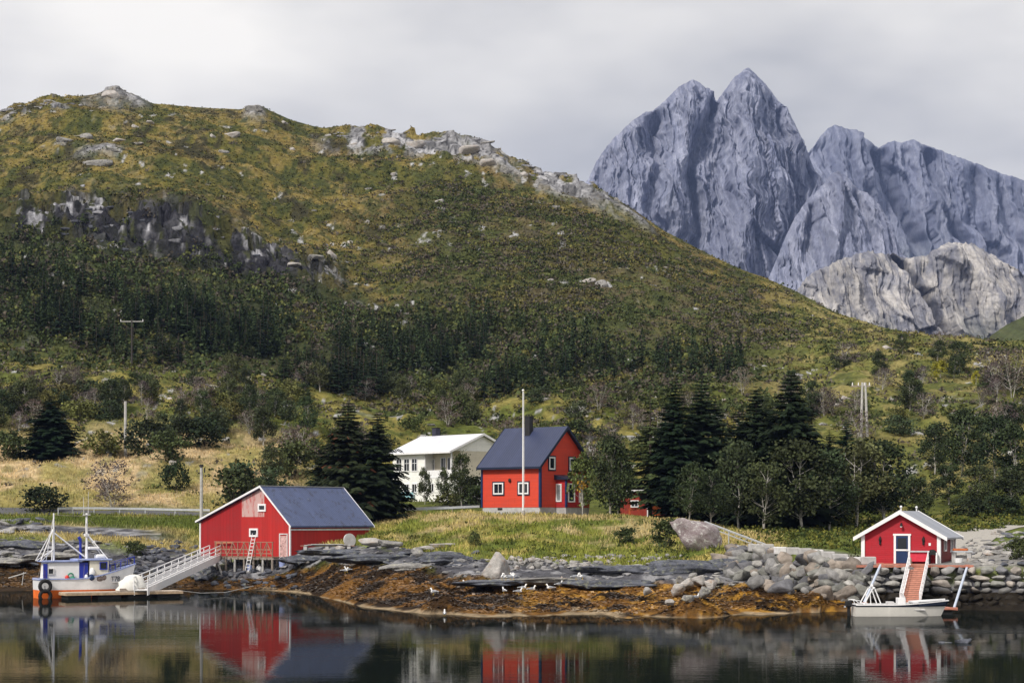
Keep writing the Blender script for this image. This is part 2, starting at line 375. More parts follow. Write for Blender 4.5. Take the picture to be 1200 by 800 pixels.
low = lerp(one[...,None]*C(.108,.125,.028), C(.225,.195,.055), sstep(.45,.62,n2)); low = lerp(low, C(.06,.08,.02), sstep(.54,.66,n3)*.7)
straw = lerp(one[...,None]*C(.50,.38,.22), C(.33,.28,.11), sstep(.42,.62,n2)); straw = lerp(straw, C(.16,.17,.05), sstep(.58,.66,n3)*.5)
Cc = heath.copy()
right_scrub = sstep(380,560,PX)*zone(9.5,13.3,.6)
Cc = lerp(Cc, scrub, np.clip(right_scrub*.8,0,1))
Cc = lerp(Cc, scrub, zone(9.7,11.2,.4)*(1-sstep(380,500,PX)))
Cc = lerp(Cc, C(.034,.042,.018), zone(9.9,11.3,.45)*(.85-.35*sstep(520,800,PX))*(1-sstep(820,900,PX))*sstep(.34,.5,fbm(X/16,Y/12,4,48)+.08))
Cc = lerp(Cc, low, 1-sstep(9.3,10.2,TS))
openr = lerp(one[...,None]*C(.145,.150,.040), C(.25,.215,.080), sstep(.42,.6,n2)); openr = lerp(openr, C(.07,.085,.026), sstep(.54,.64,n3)*.7)
Cc = lerp(Cc, openr, sstep(870,960,PX)*zone(7.4,14.2,.4)*.9)
mead = zone(6.4,8.4,.3)*(1-sstep(330,380,PX))*sstep(.26,.38,n4+.12*(TS<8))
Cc = lerp(Cc, straw, np.clip(mead,0,1))
TSr = TS+(fbm(PX/14,TS*2,4,49)-.5)*.75
zoneR = lambda a, b, f=.4: sstep(a-f, a+f, TSr)*(1-sstep(b-f, b+f, TSr))
knoll = sstep(2.8,3.0,TSr)*(1-sstep(5.1,5.5,TS))
kn = lerp(one[...,None]*C(.36,.31,.11), C(.19,.21,.045), sstep(.40,.58,fbm(X/4,Y/4,4,51)+.08*(TS<3.9))); kn = lerp(kn, C(.085,.12,.025), sstep(.55,.66,n3)*.7)
kn = lerp(kn, C(.40,.32,.17), sstep(.5,.62,fbm(X/6+40,Y/3,4,52)+.10*sstep(600,680,PX)-.05)*sstep(3.4,4.0,TS)*.85)
Cc = lerp(Cc, kn, knoll*(1-sstep(900,950,PX)))
Cc = lerp(Cc, C(.11,.15,.03), knoll*sstep(900,950,PX)*.8)
# bands at the far left: pale grass strip, green bank
Cc = lerp(Cc, C(.36,.30,.13), zone(2.75,3.45,.12)*(1-sstep(215,245,PX)))
Cc = lerp(Cc, C(.10,.13,.03), zone(4.15,5.0,.2)*(1-sstep(330,400,PX)))
rockc = lerp(one[...,None]*C(.10,.10,.115), C(.29,.29,.31), sstep(.40,.62,fbm(X/1.3,Y/1.1,4,61))); rockc = lerp(rockc, C(.045,.045,.055), sstep(.56,.66,fbm(X/2.5,Y/1.4,4,62))*.8)
ledge = zoneR(1.25,2.8,.10)
ledge = np.clip(ledge+zone(3.35,4.05,.1)*(1-sstep(150,240,PX)),0,1)
Cc = lerp(Cc, rockc, ledge)
Cc = lerp(Cc, C(.17,.20,.06), zone(2.2,3.1,.2)*sstep(.50,.58,n3)*.8)
kelp = lerp(one[...,None]*C(.19,.092,.022), C(.028,.016,.008), sstep(.38,.55,fbm(X/2.2,Y/1.5,4,71))); kelp = lerp(kelp, C(.42,.22,.035), sstep(.52,.62,fbm(X/1.2,Y/.9,4,72))*.55*sstep(560,660,PX)*1.5)
kelp = lerp(kelp, C(.05,.032,.016), (1-sstep(230,330,PX))*.55)
Cc = lerp(Cc, kelp, zone(-.5,1.3,.2))
Cc = lerp(Cc, C(.045,.024,.010), np.clip(hum*1.4,0,1)*sstep(.42,.52,fbm(X/.8,Y/.7,3,92))*(TS<1.6))
sand = (TS > -.2)*(TS < .6)*(1-sstep(.05,.16,TZ+.45*(n3-.5)+.35*(n2-.5)))*sstep(290,330,PX)*(1-sstep(985,1000,PX))
Cc = lerp(Cc, C(.33,.25,.16), sand)
Cc = lerp(Cc, C(.025,.02,.015), sstep(1000,1020,PX)*(TS < 1.8))
Cc = lerp(Cc, C(.30,.29,.28), sstep(930,960,PX)*zone(2.9,4.3,.15)*(1-sstep(1120,1200,PX)*0))
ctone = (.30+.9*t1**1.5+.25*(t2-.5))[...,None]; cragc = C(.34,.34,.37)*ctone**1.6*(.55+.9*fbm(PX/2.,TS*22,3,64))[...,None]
cragc = lerp(cragc, C(.012,.012,.016), (1-sstep(.03,.16,e1))*.9); cragc = lerp(cragc, C(.05,.055,.025), (t2 > .70)*1.); cragc = lerp(cragc, C(.018,.018,.024), sstep(.45,.6,fbm(PX/9,TS*5,3,65)+.16*(TS<11.55))*.85)  # overhang shade put into the rock colour, darker in the crag's lower half
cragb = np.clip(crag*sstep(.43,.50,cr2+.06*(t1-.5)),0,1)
Cc = lerp(Cc, C(.030,.034,.018), np.clip(crag*1.2,0,1)*.65)
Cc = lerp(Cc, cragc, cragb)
Cc = lerp(Cc, C(.02,.02,.025), crag*sstep(.47,.53,fbm(X/7,TZ/3.5,4,24))*(1-sstep(.5,.62,ridged(X/3,TZ/2,3,25)))*.0)
rimc = C(.33,.33,.35)*(.35+.9*rt[...,None])*(.6+.8*fbm(PX/2.,TS*24,3,66))[...,None]; rimc = lerp(rimc, C(.03,.03,.035), (1-sstep(.02,.12,re_))*.9)
Cc = lerp(Cc, rimc, rimm)
spk = sstep(.77,.79,fbm(X/2.6,Y/4.5,3,81))*zone(9.0,13.9,.5)*sstep(.48,.6,fbm(X/30,Y/30,3,82)); Cc = lerp(Cc, C(.40,.40,.41), spk)
spl = sstep(.74,.76,fbm(X/2.2,Y/3.5,3,83))*zone(7.6,9.8,.4); Cc = lerp(Cc, C(.34,.34,.34), spl)
Cc = np.clip(Cc, .004, .8)
M_ground = m_attr('ground_cover', .95, .9, .50, 1.6, 1., .5, .1)
tme = np_mesh('ground', np.stack([TX,TD,TZ],-1).reshape(-1,3), grid_faces(NR,NCc), M_ground, Cc.reshape(-1,3), True)
tag(link('ground', tme), 'heath covered hillside, meadow and weed covered rocky shore', None, None, 'structure')

SY = HY-(TZ-CAMH)*F/TD
def ground(px, py, smin=0.02):
    """the nearest ground point whose image row is py in column px: returns Vector"""
    c = int(np.argmin(np.abs(px_c-px))); s = SY[:,c]; ok = np.where((s <= py) & (TS[:,c] > smin))[0]
    i = ok[0] if len(ok) else NR-120
    D = TD[i,c]; return Vector(((px-CX)/F*D, D, TZ[i,c]))
def gz(x, y):
    px = CX+x/y*F; c = np.interp(px, px_c, np.arange(NCc)); c0 = int(min(max(math.floor(c),0),NCc-2)); t = c-c0
    a = np.interp(y, TD[:,c0], TZ[:,c0]); b = np.interp(y, TD[:,c0+1], TZ[:,c0+1]); return a*(1-t)+b*t
def gD(px, D): x = (px-CX)/F*D; return Vector((x, D, gz(x, D)))

# ================================================================ water
n = NT('sea_water'); n.b.inputs['Base Color'].default_value = (.006,.009,.008,1); n.b.inputs['IOR'].default_value = 1.2; n.rough(.004)
n.b.inputs['Specular IOR Level'].default_value = .42
v1 = n.pos((.55,1.4,1)); a1 = n.noise(v1, .9, 3, .5); v2 = n.pos((1.2,4.2,1)); a2 = n.noise(v2, 1.5, 2, .5)
patch = n.ramp(n.noise(n.pos((.03,.12,1)), 1., 3, .5), [(.45,.35),(.62,1.)])
sp = n.new('ShaderNodeSeparateXYZ'); n.L(n.pos(), sp.inputs[0])
h = n.math('ADD', a1, n.math('MULTIPLY', a2, .5)); hh = n.math('MULTIPLY', h, patch)
# a breath of wind ruffles one strip off the quay
wx = n.math('SMOOTH_MIN', 1., n.math('MULTIPLY', n.math('MAXIMUM', 0., n.math('SUBTRACT', sp.outputs[0], 15.)), .12))
wy = n.math('MAXIMUM', 0., n.math('SUBTRACT', 1., n.math('MULTIPLY', n.math('ABSOLUTE', n.math('SUBTRACT', sp.outputs[1], 111.)), .32)))
ruf = n.math('MULTIPLY', n.math('MULTIPLY', wx, wy), n.ramp(n.noise(n.pos((.25,.9,1)), 1., 4, .6), [(.42,0.),(.6,1.)]))
hh = n.math('ADD', hh, n.math('MULTIPLY', n.math('MULTIPLY', n.math('SUBTRACT', n.noise(n.pos((3,7,1)), 1.5, 2, .5), .5), ruf), 12.))
n.bump(hh, .13, .03)
mxs = n.new('ShaderNodeMixShader'); dfs = n.new('ShaderNodeBsdfDiffuse'); dfs.inputs[0].default_value = (.006,.008,.007,1); mxs.inputs[0].default_value = .50; n.L(n.b.outputs[0], mxs.inputs[1]); n.L(dfs.outputs[0], mxs.inputs[2]); n.L(mxs.outputs[0], n.out.inputs[0])
s = 7400.
wm = MB(); wm.add([(-s,-60,0),(s,-60,0),(s,260,0),(-s,260,0)], [(0,1,2,3)]); wo = wm.build('water', n.m); tag(wo, 'calm dark sea water mirroring the shore', None, None, 'structure')
wb = MB(); wb.add([(-s,-60,-5.2),(s,-60,-5.2),(s,300,-5.2),(-s,300,-5.2)], [(0,1,2,3)]); wo2 = wb.build('seabed', m_plain('seabed_mud', (.03,.03,.025), .9)); tag(wo2, 'dark muddy sea bed', None, None, 'structure')

# ================================================================ mountains
def mountain(name, label, sil, Dr, Df, zf, step, nt, lam, amp, rock, seed, gul=(), snow=None, green=0., back=700, lump=None, power=.85, rough_top=6, tilt=0, lay=0):
    px0, px1 = sil[0][0], sil[-1][0]; px = np.arange(px0, px1+step, step); nc = len(px)
    py = np.interp(px, [a for a,_ in sil], [b for _,b in sil])
    Zr = CAMH+(HY-py)/F*Dr; Zr = Zr+(ridged(px/6., px*0, 4, seed)-.5)*rough_top
    t = np.linspace(0,1,nt)[:,None]; P = px[None,:]+0*t
    Z = zf+(Zr[None,:]-zf)*t; D = Df+(Dr-Df)*t**power
    Xx = (P-CX)/F*(Dr+0*t); yy = HY-(Z-CAMH)*F/D                     # yy: image row of the undisplaced face, for the gullies
    warp = (fbm(Xx/(lam*3), Z/(lam*3), 3, seed+5)-.5)*lam*.15
    xw = Xx+warp+tilt*Z
    d = (ridged(xw/lam, Z/(lam*3.6), 6, seed+1, .58)-.5)*amp*.62 + (fbm(Xx/(lam*2.5), Z/(lam*4), 4, seed+2)-.5)*amp*.95
    d += (ridged(xw/(lam*.22)+Z/(lam*3.9), Z/(lam*(3.2 if not lay else 1.2)), 5, seed+3)-.5)*amp*.26+(ridged(xw/(lam*.085)-Z/(lam*2.4), Z/(lam*1.3), 4, seed+4)-.5)*amp*.15
    fh, fe, ft = facets(xw/(lam*.8)+Z/(lam*6), Z/(lam*(5. if not lay else 1.6))+Xx/(lam*5), seed+20, .9, .5); gh, ge, gt = facets(xw/(lam*(.24 if not lay else .45))-Z/(lam*3.5), Z/(lam*(2.6 if not lay else .9))+Xx/(lam*2.5), seed+26, .9, .6)
    d += fh*amp*(.36 if not lay else .34)+gh*amp*(.11 if not lay else .07); ft = ft*.5+gt*.5
    if lay: d += (ridged(Xx/(lam*2)+Z/(lam*1.), Z/(lam*.45)+Xx/(lam*1.3), 4, seed+7)-.5)*amp*lay
    for pts, wd, dep in gul:                                          # gully (dep>0) or rib (dep<0) along a line of (px, py)
        pts = sorted(pts, key=lambda q: q[1]); gx = np.interp(yy, [q[1] for q in pts], [q[0] for q in pts])
        m = sstep(pts[0][1]-14, pts[0][1]+4, yy)*(1-sstep(pts[-1][1]-4, pts[-1][1]+40, yy))
        d -= dep*np.exp(-((P-gx)/wd)**2)*m
    fade = sstep(0,.04,1-t)*.9+.1
    D2 = D-d*fade; D2 = np.minimum(D2, Dr+60)
    X2 = (P-CX)/F*Dr + (fbm(Xx/lam, Z/lam, 3, seed+9)-.5)*amp*.25*(t<.995)
    sv = .35 if lay else 1.
    c1 = fbm(xw/(lam*.25), Z/(lam*2.2*sv), 6, seed+11, .6); c2 = ridged(xw/(lam*.11)+Z/(lam*3.5), Z/(lam*2.6*sv), 5, seed+12); c3 = fbm(Xx/(lam*2.), Z/(lam*1.5), 4, seed+13)
    base = rock[0]*(1-sstep(.35,.65,c1)[...,None])+rock[1]*sstep(.35,.65,c1)[...,None]
    base = lerp(base, rock[2]*one[0,0], sstep(.56,.76,c2)*.42)
    base = base*(.78+.44*ft)[...,None]; base = lerp(base, rock[2]*one[0,0]*.8, ((1-sstep(.0,.09,ge))*.35+(1-sstep(.0,.06,fe))*.35)*(1. if not lay else .6))
    if green: base = lerp(base, C(.075,.10,.04), np.clip(green*sstep(.5,.62,c3)*(1-sstep(.45,.75,t+0*P)),0,1))
    if snow: base = lerp(base, C(*snow), sstep(.52,.62,c3)*.6)
    nb = 10; tb = np.linspace(0,1,nb+1)[1:,None]
    Zb = Zr[None,:]*(1-tb)+zf*tb; Db = Dr+back*tb+0*P[:nb]; Xb = X2[-1:]+0*tb
    V = np.stack([np.vstack([X2,Xb]), np.vstack([D2,Db]), np.vstack([Z,Zb])], -1)
    cc = np.vstack([base, np.repeat(base[-1:], nb, 0)])
    # end skirts come from the sides dropping to the foot already
    me = np_mesh(name, V.reshape(-1,3), grid_faces(nt+nb, nc), M_mount if lay == 0 else M_dome, cc.reshape(-1,3), False)
    return tag(link(name, me), label, None, None, 'structure')
M_mount = m_attr('mountain_rock', .95, .22, .26, .20, .8, 3.5, .1, stretch=(1,1,.4))
M_dome = m_attr('pale_rock', .95, .12, .25, .16, .8, 3., .1)
GR = (C(.215,.23,.31), C(.30,.315,.40), C(.11,.12,.185))
DG = (C(.22,.22,.245), C(.43,.41,.395), C(.07,.075,.11))
silA = [(560,560),(620,400),(655,300),(686,215),(693,203),(700,188),(711,172),(722,160),(735,148),(745,140),(757,131),(766,130),(775,122),(786,111),(795,103),(803,98),(812,93),(820,97),(826,103),(832,104),(835,113),(841,117),(848,108),(855,98),(861,91),(866,88),(871,83),(877,81),(883,86),(890,93),(905,108),(913,120),(920,126),(930,142),(938,160),(945,176),(951,190),(957,205),(970,232),(985,262),(1010,300),(1040,350),(1080,440),(1110,560)]
mountain('mountain', 'steep grey twin peaked mountain wall behind the hill', silA, 4000, 3350, 60, .8, 420, 40, 105, GR, 100,
  gul=[([(838,112),(822,150),(808,195),(804,271),(800,330)],7,85),([(766,135),(760,170),(768,195),(752,240)],8,70),([(905,112),(915,190),(935,250)],8,40),([(877,84),(868,160),(850,260),(840,320)],16,-80),([(812,96),(792,170),(775,250)],14,-60),([(950,190),(912,267),(895,330)],10,70),([(760,195),(740,260)],20,-50)])
silB = [(860,560),(900,330),(930,230),(948,182),(953,172),(962,160),(968,152),(978,147),(987,149),(995,153),(1003,152),(1012,162),(1022,168),(1030,173),(1040,168),(1048,165),(1055,167),(1062,166),(1072,164),(1080,168),(1095,173),(1115,182),(1140,190),(1158,197),(1175,204),(1190,208),(1215,218),(1260,240),(1330,300),(1420,420),(1480,560)]
mountain('mountain', 'dark grey serrated mountain ridge at the right behind the spur', silB, 4900, 4250, 60, 1.2, 260, 60, 120, (C(.165,.18,.25),C(.235,.25,.325),C(.085,.095,.15)), 200,
  gul=[([(1030,173),(1040,230),(1060,280)],9,90),([(1085,170),(1095,240),(1110,290)],7,60),([(1140,190),(1130,260),(1150,300)],8,60),([(1003,155),(1010,210)],12,-60),([(1170,203),(1180,290)],8,50)], green=.8)
silC = [(840,470),(870,400),(895,340),(915,292),(930,258),(945,235),(958,224),(968,212),(976,203),(982,200),(988,205),(996,212),(1006,222),(1018,228),(1030,240),(1040,256),(1048,275),(1056,297),(1068,320),(1090,370),(1120,470)]
mountain('mountain', 'grey pointed rock spur in front of the twin peaked wall', silC, 3500, 3050, 60, .9, 240, 36, 70, GR, 300,
  gul=[([(982,205),(975,250),(960,300)],7,-45),([(1005,225),(1012,280)],6,40),([(950,240),(940,300)],6,40)], green=.35)
silD = [(860,470),(900,400),(925,352),(940,331),(950,322),(965,314),(980,307),(995,301),(1008,296),(1022,295),(1035,298),(1050,297),(1062,303),(1075,302),(1088,299),(1096,292),(1105,287),(1118,284),(1130,285),(1142,287),(1150,291),(1158,297),(1166,301),(1176,309),(1190,320),(1200,326),(1230,350),(1290,420),(1340,500)]
mountain('rocky_hill', 'pale bare rock dome with cracked slabs below the mountains', silD, 2100, 1850, 40, .9, 260, 30, 46, DG, 400,
  gul=[([(1052,297),(1068,330),(1085,360),(1098,400)],6,50),([(1060,300),(1100,330),(1130,400)],22,18),([(1105,287),(1130,320),(1150,350)],14,-20)], green=.55, lay=.10, back=300, rough_top=5)
silE = [(1060,470),(1110,432),(1140,410),(1152,402),(1165,391),(1180,381),(1200,371),(1240,345),(1300,320),(1400,330),(1560,450)]
mountain('hill', 'dark green grassy hillside rising at the right edge', silE, 950, 640, 25, 1.5, 120, 22, 10, (C(.075,.09,.035),C(.11,.115,.045),C(.05,.055,.025)), 500, back=500, rough_top=1.2, power=1.)

# ================================================================ haze
hz = NT('air_haze'); hz.n.remove(hz.b); pv = hz.new('ShaderNodeVolumePrincipled'); pv.inputs['Color'].default_value = (.38,.52,1,1)
pv.inputs['Density'].default_value = HAZE = 5.0e-5; pv.inputs['Anisotropy'].default_value = .2; hz.L(pv.outputs[0], hz.out.inputs['Volume'])
hb = MB(); hb.box((0,3600,596.5), (15600,7600,1206)); ho = hb.build('haze', hz.m); tag(ho, 'thin pale blue air', None, None, 'stuff')
# ================================================================ vegetation
def tris(cen, size, cols, rng, flat=0., asp=1.):
    """small leaf clumps: one triangle pair per centre, random attitude"""
    n = len(cen); d = rng.normal(size=(n,3)); d[:,2] *= (1-flat); d /= np.linalg.norm(d,axis=1)[:,None]+1e-9
    e = rng.normal(size=(n,3)); e[:,2] *= (1-flat); e -= d*(e*d).sum(1)[:,None]; e /= np.linalg.norm(e,axis=1)[:,None]+1e-9
    s = (np.asarray(size)*np.ones(n))[:,None]
    V = np.stack([cen-d*s*.5*asp-e*s*.4, cen+d*s*.55*asp-e*s*.25, cen+d*s*.3*asp+e*s*.5, cen-d*s*.45*asp+e*s*.35], 1).reshape(-1,3)
    return V, np.arange(4*n).reshape(-1,4), np.repeat(cols,4,0)
def tube_np(pts, rad, n=6):
    V = []; Fc = []
    for i, (p, r) in enumerate(zip(pts, rad)):
        for k in range(n):
            a = 2*math.pi*k/n; V.append((p[0]+r*math.cos(a), p[1]+r*math.sin(a), p[2]))
        if i:
            b = (i-1)*n; Fc += [(b+k, b+(k+1)%n, b+n+(k+1)%n, b+n+k) for k in range(n)]
    return np.array(V), np.array(Fc)
def merge(parts):
    V = []; Fc = []; Cl = []; o = 0
    for v, f, c in parts: V.append(v); Fc.append(f+o); Cl.append(c*np.ones((len(v),3))); o += len(v)
    return np.vstack(V), np.vstack(Fc), np.vstack(Cl)
M_needle = m_attr('spruce_needles', .9, 1.5, .3, 6, 0, .05, .1, rnd=.5, pos=False)
M_leaf = m_attr('leaves', .8, 1.2, .3, 6, 0, .05, .2, rnd=.4, pos=False)
M_bark = m_plain('dark_bark', (.07,.055,.045), .95, .4, 8, 0, .6)
M_birch = m_plain('birch_bark', (.42,.40,.37), .9, .5, 6, 0, .4)
def conifer_meshes(name, seed, H, Rm, levels, nb, nt_, base=.10, col=(.012,.022,.010), thin=1., rust=0.):
    rng = np.random.default_rng(seed); V = []; Cl = []
    for L in range(levels):
        t = L/(levels-1); z = H*(base+(1-base)*t**.93); r = Rm*((1-t)**.80)*(.80+.4*rng.random())+.04*Rm
        r *= 1-.30*max(0,.13-t)/.13
        for b in range(nb if t < .8 else max(4,nb-3)):
            if rng.random() < .12*thin: continue
            a = rng.random()*2*math.pi; rr = r*(.62+.55*rng.random()); dr = -.10-.28*rng.random()*(1-t); dirv = np.array([math.cos(a), math.sin(a), 0]); zb = z+(rng.random()-.5)*H/levels*2.6*(1-t)
            side = np.array([-dirv[1], dirv[0], 0]); cv = .7+.7*rng.random()
            for k in range(nt_):
                s = (k+.6+.5*rng.random())/nt_; p = dirv*rr*s; p = p+np.array([0,0,zb+dr*rr*s+.12*rr*s*s])
                w = rr*(.10+.13*(1-s))*(.7+.6*rng.random()); ln = rr*.22*(.7+.6*rng.random())
                jit = side*w*(rng.random()-.5)*1.3; tip = p+dirv*ln*(.8)+jit+np.array([0,0,-ln*(.25+.35*rng.random())])
                V += [p-side*w+np.array([0,0,-.12*w]), p+side*w*.3+np.array([0,0,.22*w]), tip+side*w*.15, tip-side*w*.45+np.array([0,0,-.1*w])]
                V += [p-side*w*.2, p+side*w+np.array([0,0,-.2*w]), tip+side*w*.6+np.array([0,0,-.3*w]), tip]
                c = np.array(col)*cv*(.75+.5*rng.random())
                if rust and rng.random() < rust*(1 if .1 < t < .95 else 0) and cv < .95: c = np.array((.085,.042,.018))
                Cl += [c]*8
    V = np.array(V); me = np_mesh(name+'_crown', V, np.arange(len(V)).reshape(-1,4), M_needle, np.array(Cl))
    tv, tf = tube_np([(0,0,-.5),(0,0,H*.4),(0,0,H*.97)], [H*.016,H*.011,.02], 6)
    return me, np_mesh(name+'_trunk', tv, tf, M_bark, None, True)
def leafy_meshes(name, seed, H, Rm, nleaf, ls, col, stems=1, crown0=.3, bark=None, ncl=26, gap=.35, accents=()):
    rng = np.random.default_rng(seed); pv = []; pf = []; o = 0; cents = []
    for sidx in range(stems):
        lean = rng.normal(size=2)*Rm*(.10 if stems == 1 else .35); P = [(rng.normal()*.1*(stems>1)*H*.15, rng.normal()*.02, -.4)]
        for k in range(1,6): P.append((P[0][0]+lean[0]*(k/5)**1.3+rng.normal()*.03*H*.3, lean[1]*(k/5)**1.3+rng.normal()*.03*H*.3, H*.92*k/5))
        v, f = tube_np(P, [H*.016*(1-.16*k)/(stems**.4) for k in range(6)], 5); pv.append(v); pf.append(f+o); o += len(v)
        for m in range(ncl//stems):
            t = crown0+(1-crown0)*rng.random()**.85; z = H*t; i = min(4, int(t*.999/.92*5)) if t < .92 else 4
            base = np.array(P[i]); a = rng.random()*2*math.pi; prof = math.sin(math.pi*min(1,max(.04,(t-crown0)/(1-crown0)*.86+.14)))**.7
            rr = Rm*prof*(.35+.65*rng.random()**.6); tip = np.array([base[0]+math.cos(a)*rr, base[1]+math.sin(a)*rr, z]); cents.append(tip)
            b0 = np.array([base[0],base[1],max(H*.12, min(base[2], z-rr*.6))])
            v, f = tube_np([b0,(b0+tip)/2+rng.normal(size=3)*.05*Rm, tip], [H*.006,H*.004,H*.002], 4); pv.append(v); pf.append(f+o); o += len(v)
    cents = np.array(cents); k = rng.integers(0,len(cents),nleaf); sc = Rm*gap*(.6+.7*rng.random(len(cents)))
    cen = cents[k]+rng.normal(size=(nleaf,3))*sc[k][:,None]*np.array([1,1,.8])*.55; cen[:,2] = np.maximum(cen[:,2], H*crown0*.3)
    ct = (.65+.7*rng.random(len(cents)))[k][:,None]; cols = np.array(col)[None,:]*ct*(.75+.5*rng.random((nleaf,1)))
    for ac, frac in accents:
        m = rng.random(len(cents))[k] < frac; cols[m] = np.array(ac)*(.7+.6*rng.random((m.sum(),1)))
    V, Fq, Cl = tris(cen, ls*(.6+.8*rng.random(nleaf)), cols, rng)
    return np_mesh(name+'_crown', V, Fq, M_leaf, Cl), np_mesh(name+'_trunk', np.vstack(pv), np.vstack(pf), bark or M_bark, None, True)
def plant(name, meshes, pos, sc, label, cat, group=None, rz=None, sxy=1.):
    o = thing(name, label, cat, pos, random.random()*6.28 if rz is None else rz, group); o.scale = (sc*sxy, sc*sxy, sc)
    link('crown', meshes[0], o); link('trunk', meshes[1], o); return o

SPR = [conifer_meshes('spruce', 10+k, 12, [2.9,3.3,2.5,3.6][k], 42, 14, 10, .07) for k in range(4)]
SPR_R = conifer_meshes('spruce', 31, 12, 3.5, 42, 15, 10, .05, (.015,.022,.010), 1., .16)
SPR_T = conifer_meshes('spruce', 33, 12, 2.6, 26, 7, 7, .12, (.050,.062,.024), 2.5)
FAR = [conifer_meshes('young_spruce', 50+k, 6, [1.25,1.5,1.05,1.35][k], 22, 8, 4, .03, [(.014,.026,.013),(.018,.030,.014),(.024,.036,.016),(.012,.022,.012)][k]) for k in range(4)]
GRN = (.075,.095,.030)
BIR = [leafy_meshes('birch', 70+k, 8, 2.3, 3800, .22, [(.042,.058,.023),(.052,.068,.026),(.036,.050,.022),(.062,.074,.030)][k], [2,3,1,2][k], .22, M_birch, 40) for k in range(4)]
BIR_A = leafy_meshes('birch', 90, 8, 2.2, 2200, .28, (.085,.10,.03), 3, .25, M_birch, 36, .32, [((.26,.13,.02),.12)])
BIR_Y = leafy_meshes('birch', 91, 5, 1.9, 900, .3, (.30,.26,.03), 2, .2, M_birch, 24)
BARE = [leafy_meshes('bare_birch', 95+k, 5, 2.2, 900, .16, [(.11,.085,.085),(.13,.10,.085)][k], 4, .2, M_birch, 44, .3) for k in range(2)]
BSH = [leafy_meshes('bush', 100+k, 3, 1.9, 1500, .22, [(.050,.068,.024),(.085,.10,.030),(.045,.060,.028),(.12,.12,.035)][k], 4, .06, M_bark, 30) for k in range(4)]
BSH_D = leafy_meshes('bush', 110, 3, 2., 1600, .22, (.022,.034,.014), 4, .04, M_bark, 30)

def tree(mesh, H0, name, px, py, top, label, cat, group=None, D=None, sxy=1.):
    g = ground(px, py) if D is None else gD(px, D)
    h = (py-top)*g.y/F if D is None else (CAMH+(HY-top)/F*g.y)-g.z
    return plant(name, mesh, (g.x,g.y,g.z-.15), h/H0, label, cat, group, None, sxy)
# --- the spruces one can tell apart
T = [ # mesh, px, D, top row, label, width factor
 (SPR_R,408,207,464,'tall spruce with rusty brown patches just behind the red barn roof',1.1),
 (SPR[1],442,206,478,'tall dark spruce with wide boughs beside the white house',1.1),
 (SPR[3],385,213,512,'shorter grey green spruce on the left flank of the pair behind the barn',1.1),
 (SPR[3],60,262,462,'broad black green spruce standing alone over the dry meadow at the far left',1.75),
 (SPR_T,762,216,455,'thin pale green spruce behind the red shed',1.15),
 (SPR[0],792,205,438,'slim pointed dark spruce, first of the dark row right of the red house',.95),
 (SPR[2],822,208,434,'second slim dark spruce of the row',1.2),
 (SPR[1],886,203,448,'dark full spruce with a forked looking top, left one of the broad pair',1.0),
 (SPR[3],927,201,430,'tallest broad dark spruce with a narrow spike, right one of the pair',1.05),
 (SPR[3],945,214,486,'dark spruce leaning out right of the tallest one',1.2),
 (SPR[1],866,216,474,'dark spruce filling the space left of the broad pair',1.2),(SPR[0],838,218,462,'narrow dark spruce in the dip of the row',1.2),(SPR[2],780,228,468,'dark spruce behind the slim first one of the row',1.2),
 (SPR[2],905,212,470,'dark spruce squeezed between the broad pair',1.1),
 (SPR[0],852,214,508,'low dark spruce filling the gap in the middle of the row',1.25),
 (SPR[0],992,232,488,'dark spruce below the double wooden pylon',1.2),
 (SPR[2],972,236,500,'small dark spruce left of the double wooden pylon',1.3),
 (SPR[1],1014,226,520,'low dark spruce right of the double wooden pylon',1.3),
 (SPR[0],733,224,520,'small dark spruce standing over the red shed roof',1.2)]
for me, px, D, top, lb, sx in T: tree(me, 12, 'spruce_tree', px, 0, top, lb, 'spruce', 'tall spruces near the houses', D, sx)
